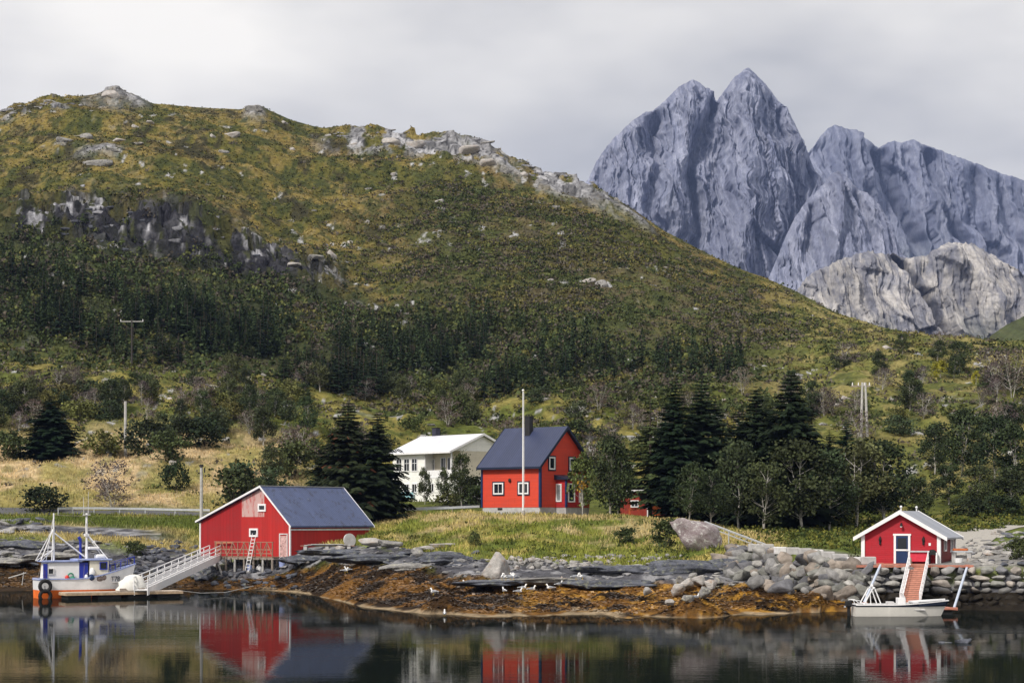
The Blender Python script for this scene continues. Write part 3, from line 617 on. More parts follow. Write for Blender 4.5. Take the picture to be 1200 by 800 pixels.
# --- broadleaved trees one can tell apart
B = [(BIR_A,683,609,531,'slender birch with orange tinged leaves in front of the red house gable',.75,197),
 (BIR[0],713,608,514,'grey green birch right of the red house gable',.8,206),(BIR[1],724,606,524,'pale stemmed birch left of the red shed',.7,206),
 (BIR[1],541,585,532,'bushy young birch in front of the white house gable',.7,224),(BIR[3],520,586,548,'wispy sapling before the white house balcony',.6,228),
 (BIR[3],498,586,548,'wispy sapling before the white house left windows',.6,229),
 (BIR[0],806,612,545,'grey green birch at the front of the spruce row, above the big boulder',.9,190),(BIR[2],832,613,552,'small birch with a round crown behind the big boulder',1.1,192),
 (BIR[2],866,615,520,'dull green birch below the first broad spruce',.9,196),(BIR[1],895,617,543,'dull green birch with bare lower stems below the broad spruces',1.1,193),
 (BIR[0],943,618,520,'wide dull green birch below the tallest spruce',1.2,196),(BIR[2],972,620,530,'grey green birch left behind the red boathouse',1.1,198),
 (BIR[3],1003,622,518,'wide grey green birch directly behind the red boathouse roof',1.15,203),(BIR[0],1040,620,520,'dark rounded birch behind the boathouse ridge',1.3,205),
 (BIR[1],1075,618,560,'olive birch above the right end of the boathouse roof',1.1,208),
 (BIR[0],1125,560,484,'birch with a spreading crown above the gravel track',1.1,None),(BIR[2],1165,565,490,'thin stemmed birch above the gravel track near the right edge',1.1,None),
 (BIR[0],1195,575,500,'dark birch cut by the right edge of the picture',1.1,None),(BIR[2],1095,556,498,'short birch left of the crown above the track',1.1,None),
 (BARE[0],1170,462,408,'bare purplish birch on the knoll near the right edge',1.0,None),(BARE[1],1186,466,412,'bare grey birch furthest right on the knoll',1.0,None),
 (BIR_Y,1102,445,424,'small bright yellow birch on the right knoll',1.2,None),(BIR_Y,1144,452,435,'tiny yellow birch right of the bright one',.8,None),
 (BIR[1],1058,415,391,'dark round tree where the knoll meets the mountain',1.2,None),(BIR[2],1030,446,412,'leaning green birch on the knoll above the double pylon',1.0,None),
 (BIR[0],1098,424,400,'wide dark tree on the knoll skyline',1.5,None),(BIR[0],1126,438,402,'dark tree with a flat top on the knoll skyline',1.3,None),
 (BIR[0],1150,598,548,'dark low birch above the gravel track bend',1.4,None),(BIR[2],1185,600,552,'dark low birch above the riprap at the right edge',1.4,None),(BIR[1],1112,592,545,'dark birch just behind the boathouse, left of the track',1.3,None),(BIR[2],1210,590,540,'dark birch mostly outside the right edge',1.3,None),(BSH_D,1168,604,582,'black green bush at the top of the gravel track',1.6,None),(BSH_D,1135,604,584,'black green bush at the far end of the track',1.6,None),
 (BIR[3],1066,482,444,'olive tree in the middle of the right knoll',1.3,None),(BARE[0],1082,492,462,'bare brownish bush in the middle of the right knoll',1.2,None),
 (BSH_D,168,533,495,'dark round bush right of the white pole at the meadow edge',1.1,None),(BSH[0],194,541,508,'green leafy bush beside the dark one at the meadow edge',1.1,None),
 (BSH_D,212,522,492,'dark low tree behind the meadow',1.2,None),(BSH_D,240,524,492,'dark bush at the top right of the meadow',1.2,None),
 (BSH[3],118,532,505,'yellow green bush between the black spruce and the white pole',1.2,None),(BSH[0],10,540,508,'green bush at the left edge below the black spruce',1.0,None),
 (BARE[0],122,585,540,'dark reddish bare thicket above the guardrail',1.3,None),(BARE[1],132,598,562,'grey bare thicket touching the guardrail',1.5,None),
 (BSH_D,52,600,572,'dark green bush beside the dark road cutting',1.4,None),(BSH_D,207,575,545,'small dark bush on the dry meadow left of the grey pole',.8,None),
 (BSH[0],275,594,552,'green bush just behind the barn gable',1.1,None),(BSH[2],300,592,545,'grey green bush behind the barn ridge',1.1,None),(BIR[3],318,575,520,'loose pale bush tree above the barn ridge',.9,None),
 (BSH[0],345,560,520,'grey green tree above the barn roof',1.1,None),(BARE[1],352,545,500,'bare grey tree left of the barn spruces',1.,None),
 (BSH[1],625-68,640,622,'low green shrub on the grassy bank left of the pyramid rock',.7,None),(BSH[0],735,636,618,'dark green shrub on the bank left of the big boulder',1.2,None),(BSH[0],782,642,610,'dark green shrub leaning on the big boulder',1.0,None),
 (BSH[0],157,651,634,'bright green shrub on the dark stone breakwater',1.2,None),(BSH[0],1196,655,630,'dark green shrub on the riprap at the right edge',1.,None),
 (BSH[0],560,594,570,'green shrub at the left corner of the red house',1.0,None),(BSH_D,552,590,560,'dark shrub between the two houses',1.0,None),(BSH[1],530,592,574,'green hedge like shrub below the white house',1.6,None)]
for me, px, py, top, lb, sx, D in B:
    H0 = 8 if me in BIR or me is BIR_A else 5 if me in BARE or me is BIR_Y else 3
    nm, ct = ('birch_tree','birch') if H0 == 8 else (('birch_tree','birch') if me is BIR_Y else ('bare_tree','bare tree') if H0 == 5 else ('shrub','shrub'))
    tree(me, H0, nm, px, py, top, lb, ct, None, D, sx)

# --- the belt of young spruces on the lower hill, the loose trees around it
def inpoly(px, lo, hi): return lambda x: (np.interp(x, [p for p,_ in hi], [q for _,q in hi]), np.interp(x, [p for p,_ in lo], [q for _,q in lo]))
HI = [(-40,305),(30,300),(60,318),(130,335),(200,352),(300,375),(400,402),(520,388),(560,368),(620,395),(700,408),(740,385),(775,405),(830,415),(900,432)]
LO = [(-40,385),(50,392),(100,402),(240,425),(340,440),(440,458),(560,460),(640,450),(700,432),(780,440),(870,445)]
zf = inpoly(None, LO, HI); cntf = 0; tries = 0
while cntf < 290 and tries < 4000:
    tries += 1; px = random.uniform(-40,880); a, b = zf(px); py = a+14+(b-a)*random.random()**.8
    if px > 640 and random.random() < .75: continue
    if vnoise(px/60, py/24, 77) < .40: continue
    g = ground(px, py); h = random.uniform(4.8,8.4)*(.8 if px > 450 else 1); k = random.randrange(4)
    plant('spruce_tree', FAR[k], (g.x,g.y,g.z-.2), h/6, 'young dark spruce in the dense belt along the foot of the hill', 'spruce', 'young spruces in the belt along the foot of the hill', None, random.uniform(.85,1.3)); cntf += 1
# the rest of that belt, too many to count
rb = np.random.default_rng(12); VV = []; CCc = []
for _ in range(800):
    px = rb.uniform(-60,880); a, b = zf(px); py = a-6+(b-a+8)*rb.random()**.9
    if vnoise(px/60, py/24, 77) < (.30 if px < 330 else .42) or (px > 640 and rb.random() < .6): continue
    g = ground(px, py); h = rb.uniform(3.,6.4); rad = h*rb.uniform(.17,.25); nq = 120; t = rb.random(nq)**.8; a_ = rb.random(nq)*6.283; r_ = rad*(1-t)*(.55+.6*rb.random(nq))+.05
    VV.append((np.stack([g.x+np.cos(a_)*r_, g.y+np.sin(a_)*r_, g.z+h*t],1), h*(.045+.05*(1-t)))); cb_ = np.array((.022,.036,.016))*rb.uniform(.7,1.7); CCc.append(cb_*(.7+.6*rb.random((nq,1))))
V, Fq, Cl = tris(np.vstack([v for v,_ in VV]), np.concatenate([s for _,s in VV]), np.vstack(CCc), rb, .35, 1.2)
tag(link('forest', np_mesh('forest', V, Fq, M_needle, Cl)), 'dense mass of young spruces behind the nearer ones of the belt', None, None, 'stuff')
# --- low birch woodland between belt and houses
cntb = 0; tries = 0; KN = [(-40,470),(100,480),(240,470),(340,470),(440,480),(560,475),(700,465),(780,500),(900,470),(960,450),(1100,430),(1240,430)]
LOB = [(-40,520),(100,505),(240,515),(340,540),(400,560),(480,505),(560,512),(700,560),(780,590),(880,600),(960,560),(1100,520),(1240,540)]
zb = inpoly(None, LOB, [(a,b-22) for a,b in KN])
while cntb < 210 and tries < 4000:
    tries += 1; px = random.uniform(-40,1240); a, b = zb(px); py = a+(b-a)*random.random()
    if vnoise(px/45, py/18, 78) < (.30 if px < 760 else .45): continue
    g = ground(px, py); q = random.random()
    if q < .30: me, H0, h, nm, lb, ct, gr = random.choice(BARE), 5, random.uniform(2.6,4.6), 'bare_tree', 'leafless purplish grey birch among the scrub behind the houses', 'bare tree', 'bare birches in the scrub behind the houses'
    elif q < .55: me, H0, h, nm, lb, ct, gr = random.choice(BIR), 8, random.uniform(3,5.5), 'birch_tree', 'small green birch among the scrub behind the houses', 'birch', 'small birches in the scrub behind the houses'
    else: me, H0, h, nm, lb, ct, gr = random.choice(BSH), 3, random.uniform(1.6,3.2), 'shrub', 'rounded green or olive shrub in the scrub behind the houses', 'shrub', 'shrubs in the scrub behind the houses'
    plant(nm, me, (g.x,g.y,g.z-.15), h/H0, lb, ct, gr, None, random.uniform(.9,1.3)); cntb += 1

# --- ground cover nobody could count
def cloud(name, label, pts, R0, H0, nleaf, ls, cols, mat, rng, flat=0.):
    n = len(pts); k = np.repeat(np.arange(n), nleaf); u = rng.normal(size=(n*nleaf,3)); u /= np.linalg.norm(u,axis=1)[:,None]; u *= rng.random((n*nleaf,1))**.45; u[:,2] = np.abs(u[:,2])
    cen = pts[k]+u*np.stack([R0[k],R0[k],H0[k]],1); cl = cols[k]*(.65+.7*rng.random((n*nleaf,1)))
    V, Fq, Cl = tris(cen, ls[k]*(.6+.8*rng.random(n*nleaf)), cl, rng, flat)
    return tag(link(name, np_mesh(name, V, Fq, mat, np.clip(Cl,.003,.8))), label, None, None, 'stuff')
def pick_cells(cond, n, rng):
    """random ground points, uniform per area, where cond (an array over the terrain grid) holds"""
    cw = np.gradient(TX, axis=1)*np.gradient(TD, axis=0); p = np.clip(cond*cw, 0, None); p = (p/p.sum()).ravel()
    i = rng.choice(p.size, n, p=p); r, c = np.unravel_index(i, TX.shape); r2 = np.minimum(r+1,NR-1); c2 = np.minimum(c+1,NCc-1); t = rng.random(n); s = rng.random(n)
    f = lambda A: (A[r,c]*(1-t)+A[r2,c]*t)*(1-s)+(A[r,c2]*(1-t)+A[r2,c2]*t)*s
    return np.stack([f(TX),f(TD),f(TZ)],1), r, c
M_heath = m_attr('heather_leaves', .95, .8, .2, 6, 0, .05, .1)
M_scrub = m_attr('scrub_leaves', .95, .8, .25, 6, 0, .05, .1)
inview = (PX > -230)*(PX < 1430)*1.
rg = np.random.default_rng(5)
dens = zone(9.1,13.7,.5)*inview*(1-.6*sstep(900,960,PX))*(.25+1.5*sstep(.42,.62,fbm(X/20,Y/20,4,301)))*(1-cragm)*(1-rimm)*(1-.93*zone(12.1,14.3,.15)*(1-sstep(340,560,PX)))*(1-.7*zone(13.3,14.3,.3))*(.55+.6*sstep(300,560,PX))
pts, r, c = pick_cells(dens, 24000, rg)
pal = np.array([(.055,.070,.026),(.085,.098,.032),(.100,.085,.068),(.045,.058,.024),(.135,.128,.040),(.100,.088,.072),(.12,.105,.038)])
pr = fbm(pts[:,0]/14, pts[:,1]/14, 3, 303); ci = np.clip(((pr-.25)*2*6+rg.normal(size=len(pr))*1.1).astype(int),0,6)
s_ = .45+1.1*rg.random(len(pts))**2
cloud('scrub', 'low heather and willow scrub covering the hillside', pts, s_*1.2, s_*.8, 14, .40*s_**.5, pal[ci], M_scrub, rg)
# thickets on the dark lower slope, and the small tufts of the heath
dens = zone(9.75,11.25,.35)*inview*(.3+sstep(.38,.55,fbm(X/14,Y/10,4,311)))*(1-.45*sstep(560,820,PX))*(1-sstep(820,900,PX)); pts, r, c = pick_cells(dens, 3300, rg); s_ = .9+1.3*rg.random(len(pts)); pt = np.array([(.045,.062,.024),(.060,.078,.028),(.075,.064,.050),(.036,.048,.022),(.095,.105,.034)])
cloud('thicket', 'dark birch and willow thicket on the lower slope', pts, s_, s_*1.1, 22, .42*s_**.5, pt[rg.integers(0,5,len(pts))], M_scrub, rg)
dens = zone(10.6,14.2,.3)*inview*(1-.9*cragb)*(1-rimm); pts, r, c = pick_cells(dens, 60000, rg); s_ = .22+.42*rg.random(len(pts))**2
hc_ = Cc[r,c]*(rg.choice([.5,.75,1.,1.15,1.35], len(pts))[:,None]); cloud('heather', 'tussocks of heather and dry grass over the upper hill', pts, s_*1.5, s_*.6, 3, .55*s_**.6, hc_, M_heath, rg, .4)
dens = zone(6.9,9.6,.4)*inview*(.15+1.8*sstep(.45,.6,fbm(X/9,Y/9,4,305)))*(1-.85*np.clip(mead,0,1))*(1-.65*sstep(870,950,PX))*(1-.8*((PX>455)&(PX<700)&(TS<7.6)))
pts, r, c = pick_cells(dens, 5200, rg); s_ = .35+.7*rg.random(len(pts))**1.5; ci = rg.integers(0,7,len(pts))
cloud('undergrowth', 'mixed low bushes and ferns between the trees', pts, s_, s_*.9, 16, .30*s_**.5, pal[ci]*1.15, M_scrub, rg)
dens = (zone(4.3,6.6,.4)*sstep(840,900,PX)*(TS>4.2))*inview*(.4+1.5*sstep(.4,.6,fbm(X/3,Y/3,3,306)))*(1-sstep(1085,1110,PX)*(TS<5.6))
pts, r, c = pick_cells(dens, 1700, rg); s_ = .3+.5*rg.random(len(pts)); pal2 = np.array([(.06,.08,.020),(.085,.10,.024),(.035,.05,.016),(.13,.13,.028)])
cloud('weeds', 'green and yellow weeds under the trees along the shore road', pts, s_, s_*.9, 18, .25*s_**.5, pal2[rg.integers(0,4,len(pts))], M_scrub, rg)
dens = (sstep(3.0,3.3,TSr)*(1-sstep(4.8,5.1,TS)))*(1-sstep(820,870,PX))*sstep(420,450,PX)*sstep(.50,.62,fbm(X/5,Y/4,3,307)); pts, r, c = pick_cells(dens, 420, rg); s_ = .18+.30*rg.random(len(pts))
cloud('low_herbs', 'low broad leaved herbs in clumps on the grassy knoll', pts, s_*1.3, s_*.9, 22, .16*s_**.3, pal2[rg.integers(0,4,len(pts))], M_scrub, rg)
def blades(name, label, cond, n, h, wd, rng, cboost, lean=.35):
    pts, r, c = pick_cells(cond, n, rng); col = Cc[r,c]*cboost*(.7+.6*rng.random((n,1)))
    a = rng.random(n)*6.283; d = np.stack([np.cos(a),np.sin(a),0*a],1); hh = (h*(.5+rng.random(n)))[:,None]; ln = rng.normal(size=(n,3))*lean*hh; ln[:,2] = 0
    V = np.stack([pts-d*wd*(.6+.8*rng.random((n,1))), pts+d*wd*(.6+.8*rng.random((n,1))), pts+ln+np.array([0,0,1.])*hh+d*wd*.25, pts+ln*1.1+np.array([0,0,1.])*hh*.93-d*wd*.2],1); V[:,:2,2] -= .04
    return tag(link(name, np_mesh(name, V.reshape(-1,3), np.arange(4*n).reshape(-1,4), M_scrub, np.clip(np.repeat(col,4,0),.003,.8))), label, None, None, 'stuff')
isgrass = (Cc[...,1] > Cc[...,2]*1.7)*1.
blades('grass', 'tall dry and green grass on the bank, knoll and meadows', (sstep(2.75,2.95,TSr)*(1-sstep(5.2,5.6,TS))*(1-sstep(890,930,PX))+zone(6.3,8.6,.3)*(1-sstep(400,520,PX))*.5+zone(2.6,4.6,.3)*(1-sstep(240,330,PX))*.7)*inview*isgrass, 76000, .30, .05, rg, np.array([1.15,1.12,1.05]))
pts, r, c = pick_cells((zone(-.02,1.35,.1)*((TS>.12)|(hum>.15))*(1-sstep(1000,1010,PX)))*inview, 26000, rg)
kc = Cc[r,c]*(.7+.6*rg.random((len(pts),1))); V, Fq, Cl = tris(pts+np.array([0,0,.05]), .06+.13*rg.random(len(pts)), kc, rg, .85, 1.8)
tag(link('seaweed', np_mesh('seaweed', V, Fq, m_attr('wet_seaweed', .45, 3, .3, 8, 0, .05, .45), Cl)), 'orange and dark brown wrack on the tidal rocks', None, None, 'stuff')
# ================================================================ materials for built things
RED1 = m_boards('red_painted_boards', (.50,.022,.020), .22, 'v', rough=.7); RED1B = m_boards('worn_red_boards', (.46,.022,.020), .22, 'v', worn=(.55,.42,.40), wornat=[(0,5.7,8.7),(2,3.75,6.4)])
RED1D = m_boards('older_red_boards', (.34,.013,.016), .22, 'v')
RED2 = m_boards('orange_red_boards', (.66,.065,.032), .16, 'h', rough=.6, var=.06); RED3 = m_boards('cottage_red_boards', (.40,.010,.022), .15, 'h', rough=.55, var=.07)
RED3SHADE = m_boards('shaded_brown_red_boards', (.20,.020,.018), .15, 'h')  # cottage red turned browner and darker: shade of the side wall put into it
WHITE = m_plain('white_paint', (.78,.78,.80), .5, .06, 2); WHITEW = m_plain('weathered_white_paint', (.62,.61,.62), .7, .2, 3)
CREAM = m_boards('cream_boards', (.93,.93,.90), .18, 'h', rough=.6, var=.04)
BLUEP = m_plain('blue_paint', (.010,.030,.10), .45, .15, 2); BLUEV = m_plain('bright_blue_paint', (.02,.035,.32), .4, .15, 2); NAVY = m_plain('navy_trim_paint', (.010,.018,.042), .5, .1)
PURP = m_plain('pale_blue_metal', (.30,.36,.62), .45, .2, 2); GREYL = m_plain('light_grey_metal', (.50,.52,.56), .4, .15, 4, .3); CONC = m_plain('concrete', (.42,.41,.41), .9, .2, 2, bump=.3)
WOODG = m_plain('weathered_grey_wood', (.26,.22,.19), .9, .35, 4, bump=.4); WOODP = m_plain('pale_pole_wood', (.42,.41,.40), .9, .25, 3, bump=.3); WOODR = m_plain('reddish_planks', (.42,.17,.12), .8, .25, 3, bump=.3); WOODT = m_plain('tan_planks', (.30,.17,.12), .85, .3, 4, bump=.3)
BLACK = m_plain('black_rubber', (.012,.012,.013), .7, .2, 4); ORANGE = m_plain('orange_antifouling', (.78,.16,.02), .5, .2, 2); DARK = m_plain('dark_interior', (.01,.01,.012), .9, .1); YEL = m_plain('yellow_beak', (.6,.4,.05), .5)
GLASS = NT('window_glass'); GLASS.b.inputs['Base Color'].default_value = (.012,.016,.022,1); GLASS.rough(.06); GLASS = GLASS.m
CURT = m_plain('curtained_glass', (.22,.25,.27), .2, .3, 3)
def m_roof(name, a, b, pitch, metal=.0, patch=None, axis=0, rough=.5):
    n = NT(name); co = n.coord(); sp = n.new('ShaderNodeSeparateXYZ'); n.L(co, sp.inputs[0])
    k = n.math('DIVIDE', sp.outputs[axis], pitch); fr = n.math('FRACT', k); wn = n.new('ShaderNodeTexWhiteNoise', noise_dimensions='1D'); n.L(n.math('FLOOR', n.math('DIVIDE', sp.outputs[axis], .9)), wn.inputs['W'])
    c = n.mix(n.noise(n.coord((1,1,1)), 1.2, 6, .65), a, b); c = n.mix(n.math('MULTIPLY', wn.outputs['Value'], .35), c, tuple(x*.7 for x in a))
    if patch: c = n.mix(n.ramp(n.noise(n.coord((1,1,.6)), 1.5, 7, .75), [(.54,0.),(.60,.75)]), c, patch[0]); c = n.mix(n.ramp(n.noise(n.coord((1.3,.5,.5)), 3.5, 6, .75), [(.62,0.),(.68,.7)]), c, patch[1])
    n.base(c); n.rough(rough); n.b.inputs['Metallic'].default_value = metal
    n.bump(n.math('PINGPONG', fr, .5), .5, .05); return n.m
ROOF1 = m_roof('slate_blue_sheets', (.045,.065,.15), (.08,.11,.23), .25, 0, ((.022,.026,.055),(.24,.27,.35)), 1)
ROOF2 = m_roof('navy_corrugated_metal', (.026,.036,.085), (.040,.052,.115), .3, .1, None, 0, .45); ROOF3 = m_roof('grey_metal_roof', (.27,.29,.34), (.36,.38,.43), .3, .1, None, 1, .4); ROOF4 = m_roof('white_sheet_roof', (.62,.63,.72), (.74,.74,.80), .4, 0, None, 0, .45)

class Frame:                           # a house frame: front left corner, front runs to the right and nearer, sides run back
    def __init__(s, name, label, cat, x, y, z, th, group=None):
        s.t = thing(name, label, cat, (x,y,z), -R(th), group); s.o = (x,y,z); s.th = R(th); s.c = math.cos(s.th); s.s = math.sin(s.th)
    def fx(s, px, ly=0.):              # local x, on the plane local y = ly, seen in column px
        k = (px-CX)/F; ox = s.o[0]+s.s*ly; oy = s.o[1]+s.c*ly; return (k*oy-ox)/(s.c+k*s.s)
    def fy(s, px, lx):                 # local y on the side plane local x = lx
        k = (px-CX)/F; ox = s.o[0]+s.c*lx; oy = s.o[1]-s.s*lx; return (k*oy-ox)/(s.s-k*s.c)
    def D(s, lx, ly): return s.o[1]-s.s*lx+s.c*ly
    def z(s, py, lx, ly): return zat(py, s.D(lx,ly))-s.o[2]
UX, UY, UZ = (1,0,0), (0,1,0), (0,0,1)
def window(par, c, w, h, side='f', frame=WHITE, outer=None, bars=1, glass=GLASS, name='window', fw=.11, hbar=0):
    """casing, pane and glazing bars on the front plane (side 'f', facing -y) or the right plane (side 's', facing +x)"""
    u, nn = (UX, (0,-1,0)) if side == 'f' else (UY, (1,0,0)); c = Vector(c); U = Vector(u); Nn = Vector(nn); Z = Vector(UZ)
    m = MB()
    def fr(mb, w_, h_, t, d, off):
        for sx in (-1,1): mb.obox(c+U*sx*(w_/2-t/2)+Nn*off, (U,Nn,Z), (t,d,h_))
        for sz in (-1,1): mb.obox(c+Z*sz*(h_/2-t/2)+Nn*off, (U,Nn,Z), (w_-2*t,d,t))
    fr(m, w, h, fw, .09, .045)
    for b in range(bars): m.obox(c+U*(-w/2+w*(b+1)/(bars+1))+Nn*.03, (U,Nn,Z), (.05,.05,h-2*fw))
    if hbar: m.obox(c+Z*h*.12+Nn*.034, (U,Nn,Z), (w-2*fw,.05,.05))
    o = m.build(name, frame, par)
    if outer: mm = MB(); fr(mm, w+.26, h+.26, .13, .07, .035); mm.build('casing', outer, o)
    g = MB(); g.obox(c+Nn*.012, (U,Nn,Z), (w-2*fw,.02,h-2*fw)); g.build('pane', glass, o)
    return o
def gable(fr_, W, L, he, hr, xa, wall, roof, trim, ov=.5, og=.35, t=.16, base=None, bh=0, he_l=None, x0=0, wallname='wall', bt=.05, trimw=.20, z0=-.0):
    """gable end in front (xz profile), ridge runs back"""
    he_l = he if he_l is None else he_l; P = fr_.t
    m = MB(); m.prism([(x0,0,z0),(W,0,z0),(W,0,he),(xa,0,hr),(x0,0,he_l)], (0,L,0)); w_ = m.build(wallname, wall, P)
    sr = (hr-he)/(W-xa); sl_ = (hr-he_l)/(xa-0 if x0 == 0 else xa-x0)
    r = MB(); r.prism([(xa,-og,hr+.02),(W+ov,-og,he-sr*ov+.02),(W+ov,-og,he-sr*ov+t),(xa,-og,hr+t+.03),(x0-ov,-og,he_l-sl_*ov+t),(x0-ov,-og,he_l-sl_*ov+.02)], (0,L+2*og,0)); ro = r.build('roof', roof, P)
    b = MB()
    for yy in (-og-bt, L+og):
        b = MB(); b.prism([(xa,yy,hr+t+.08),(xa,yy,hr+t+.08-trimw*1.25),(W+ov+.04,yy,he-sr*(ov+.04)+t+.03-trimw),(W+ov+.04,yy,he-sr*(ov+.04)+t+.05)], (0,bt,0))
        b.prism([(xa,yy,hr+t+.08),(x0-ov-.04,yy,he_l-sl_*(ov+.04)+t+.05),(x0-ov-.04,yy,he_l-sl_*(ov+.04)+t+.03-trimw),(xa,yy,hr+t+.08-trimw*1.25)], (0,bt,0)); b.build('bargeboard', trim, ro)
    return w_, ro

# ================================================================ red boathouse on the quay (right)
H = Frame('boathouse', 'small red boathouse with grey roof and blue door on the stone quay', 'boathouse', 26.13, 148.1, 2.97, 22)
W, L = 5.6, 6.5; _, ro = gable(H, W, L, 2.15, 3.75, 2.8, RED3, ROOF3, WHITE, .62, .42, .14, trimw=.26)
for x in (.0, W):
    for y in (0, L): MB().box((x, y-.012 if y == 0 else y+.012, 1.06), (.26,.26,2.12)).build('corner_board', WHITE, H.t)
m = MB(); m.obox((W+.012, L/2, 1.05), (UY,UX,UZ), (L-.3,.03,2.1)); m.build('side_wall', RED3SHADE, H.t)  # panel on the side turned from the sun, its shade put into the colour
f = MB()
for y in (.05, L-.3):
    f.tube((2.8,y,3.9),(2.8,y,4.12),.05,.04); f.ball((2.8,y,4.2),.10)
f.build('finial', WHITE, ro)
xd = H.fx(1057.3); d = MB()
d.box((xd-.53,-.05,1.04),(.16,.1,2.08)); d.box((xd+.53,-.05,1.04),(.16,.1,2.08)); d.box((xd,-.05,2.15),(1.32,.11,.14)); dc = d.build('door_frame', WHITE, H.t)
d = MB(); d.box((xd,-.03,.56),(.9,.05,1.02)); d.box((xd,-.03,1.98),(.9,.05,.16)); d.box((xd-.39,-.03,1.5),(.12,.05,.82)); d.box((xd+.39,-.03,1.5),(.12,.05,.82)); dd = d.build('door', BLUEP, H.t)
d = MB(); d.box((xd,-.024,1.49),(.66,.03,.80)); d.build('pane', GLASS, dd); d = MB(); d.box((xd,-.05,1.02),(.9,.06,.12)); d.build('rail', WHITE, dd); d = MB(); d.box((xd+.36,-.08,1.0),(.05,.05,.14)); d.build('handle', GREYL, dd)
for px in (1031.5, 1082.3):
    x = H.fx(px); l = MB(); l.ball((x,-.10,1.78),.13,(.8,.5,1.3)); l.tube((x,-.08,1.45),(x,-.08,2.05),.03); l.box((x,-.03,1.7),(.16,.05,.5)); l.ball((x,-.1,1.48),.08); l.build('wall_ornament', BLACK, H.t)
x = H.fx(1057); l = MB(); l.tube((x,-.02,3.0),(x,-.32,3.02),.02); l.tube((x,-.3,3.0),(x,-.3,2.78),.05,.12); lo = l.build('wall_lamp', BLACK, H.t); l = MB(); l.ball((x,-.3,2.76),.09); l.build('bulb', WHITE, lo)
x = H.fx(1089.6); l = MB(); l.box((x,-.02,1.45),(.16,.03,.2)); l.build('meter_box', WHITE, H.t)
for px in (1106.7, 1114.4): window(H.t, (W+.03, H.fy(px, W), 1.38), .95, .95, 's', WHITE, bars=0, fw=.13)
m = MB(); m.box((1.3,-.65,-.04),(0.1,.1,.1)); 
m = MB(); m.box((W/2+.9,-1.15,-.03),(7.2,2.2,.12)); m.box((W/2+.9,-2.3,-.12),(7.3,.12,.24)); m.build('plank_landing', WOODR, H.t)
b = thing('counter', 'red fronted counter with a grey top against the boathouse wall', 'counter', H.t.matrix_world @ Vector((0,0,0)), H.t.rotation_euler.z)
b.location = (26.13+H.c*H.fx(1079)-H.s*.45, 148.1-H.s*H.fx(1079)-H.c*.45, 3.0); m = MB(); m.box((0,0,.9),(1.55,.7,.10)); m.build('top', GREYL, b); m = MB(); m.box((0,.05,.5),(1.4,.5,.66)); m.build('front_panel', m_plain('pinkish_red_paint', (.55,.03,.06), .6), b)
m = MB(); [m.box((sx*.6,sy*.22,.22),(.08,.08,.44)) for sx in (-1,1) for sy in (-1,1)]; m.build('legs', WOODG, b)
def on(fr_, lx, ly, lz=0.): return (fr_.o[0]+fr_.c*lx+fr_.s*ly, fr_.o[1]-fr_.s*lx+fr_.c*ly, fr_.o[2]+lz)
b = thing('gas_grill', 'black grill with white side leg by the corner of the boathouse', 'grill', on(H, H.fx(1094), -.5, .03), -H.th); m = MB(); m.box((0,0,.78),(.55,.4,.26)); m.ball((0,0,.9),.25,(1.1,.8,.6)); m.build('bowl', BLACK, b); m = MB(); m.box((.32,0,.42),(.1,.3,.8)); m.build('side_leg', WHITE, b); m = MB(); m.box((-.2,0,.32),(.08,.3,.64)); m.build('stand', BLACK, b)
b = thing('stone_table', 'low stone table with rust orange lid right of the boathouse', 'table', at(1127,146.5,3.0), -.3); m = MB(); m.box((-.55,0,.42),(.3,.7,.84)); m.box((.55,0,.42),(.3,.7,.84)); m.box((0,.2,.3),(.9,.25,.6)); m.build('base', CONC, b, bevel=.03); m = MB(); m.box((0,0,.89),(1.6,.85,.1)); m.build('top', GREYL, b); m = MB(); m.box((-.1,0,1.03),(1.1,.6,.16)); m.build('lid', m_plain('rust_orange', (.42,.12,.04), .8), b, bevel=.03)
tub = thing('white_tub', 'white tub standing under the stone table', 'tub', at(1123.5,145.6,3.0), 0); m = MB(); m.tube((0,0,0),(0,0,.42),.26,.33,12); m.build('bucket', WHITE, tub)

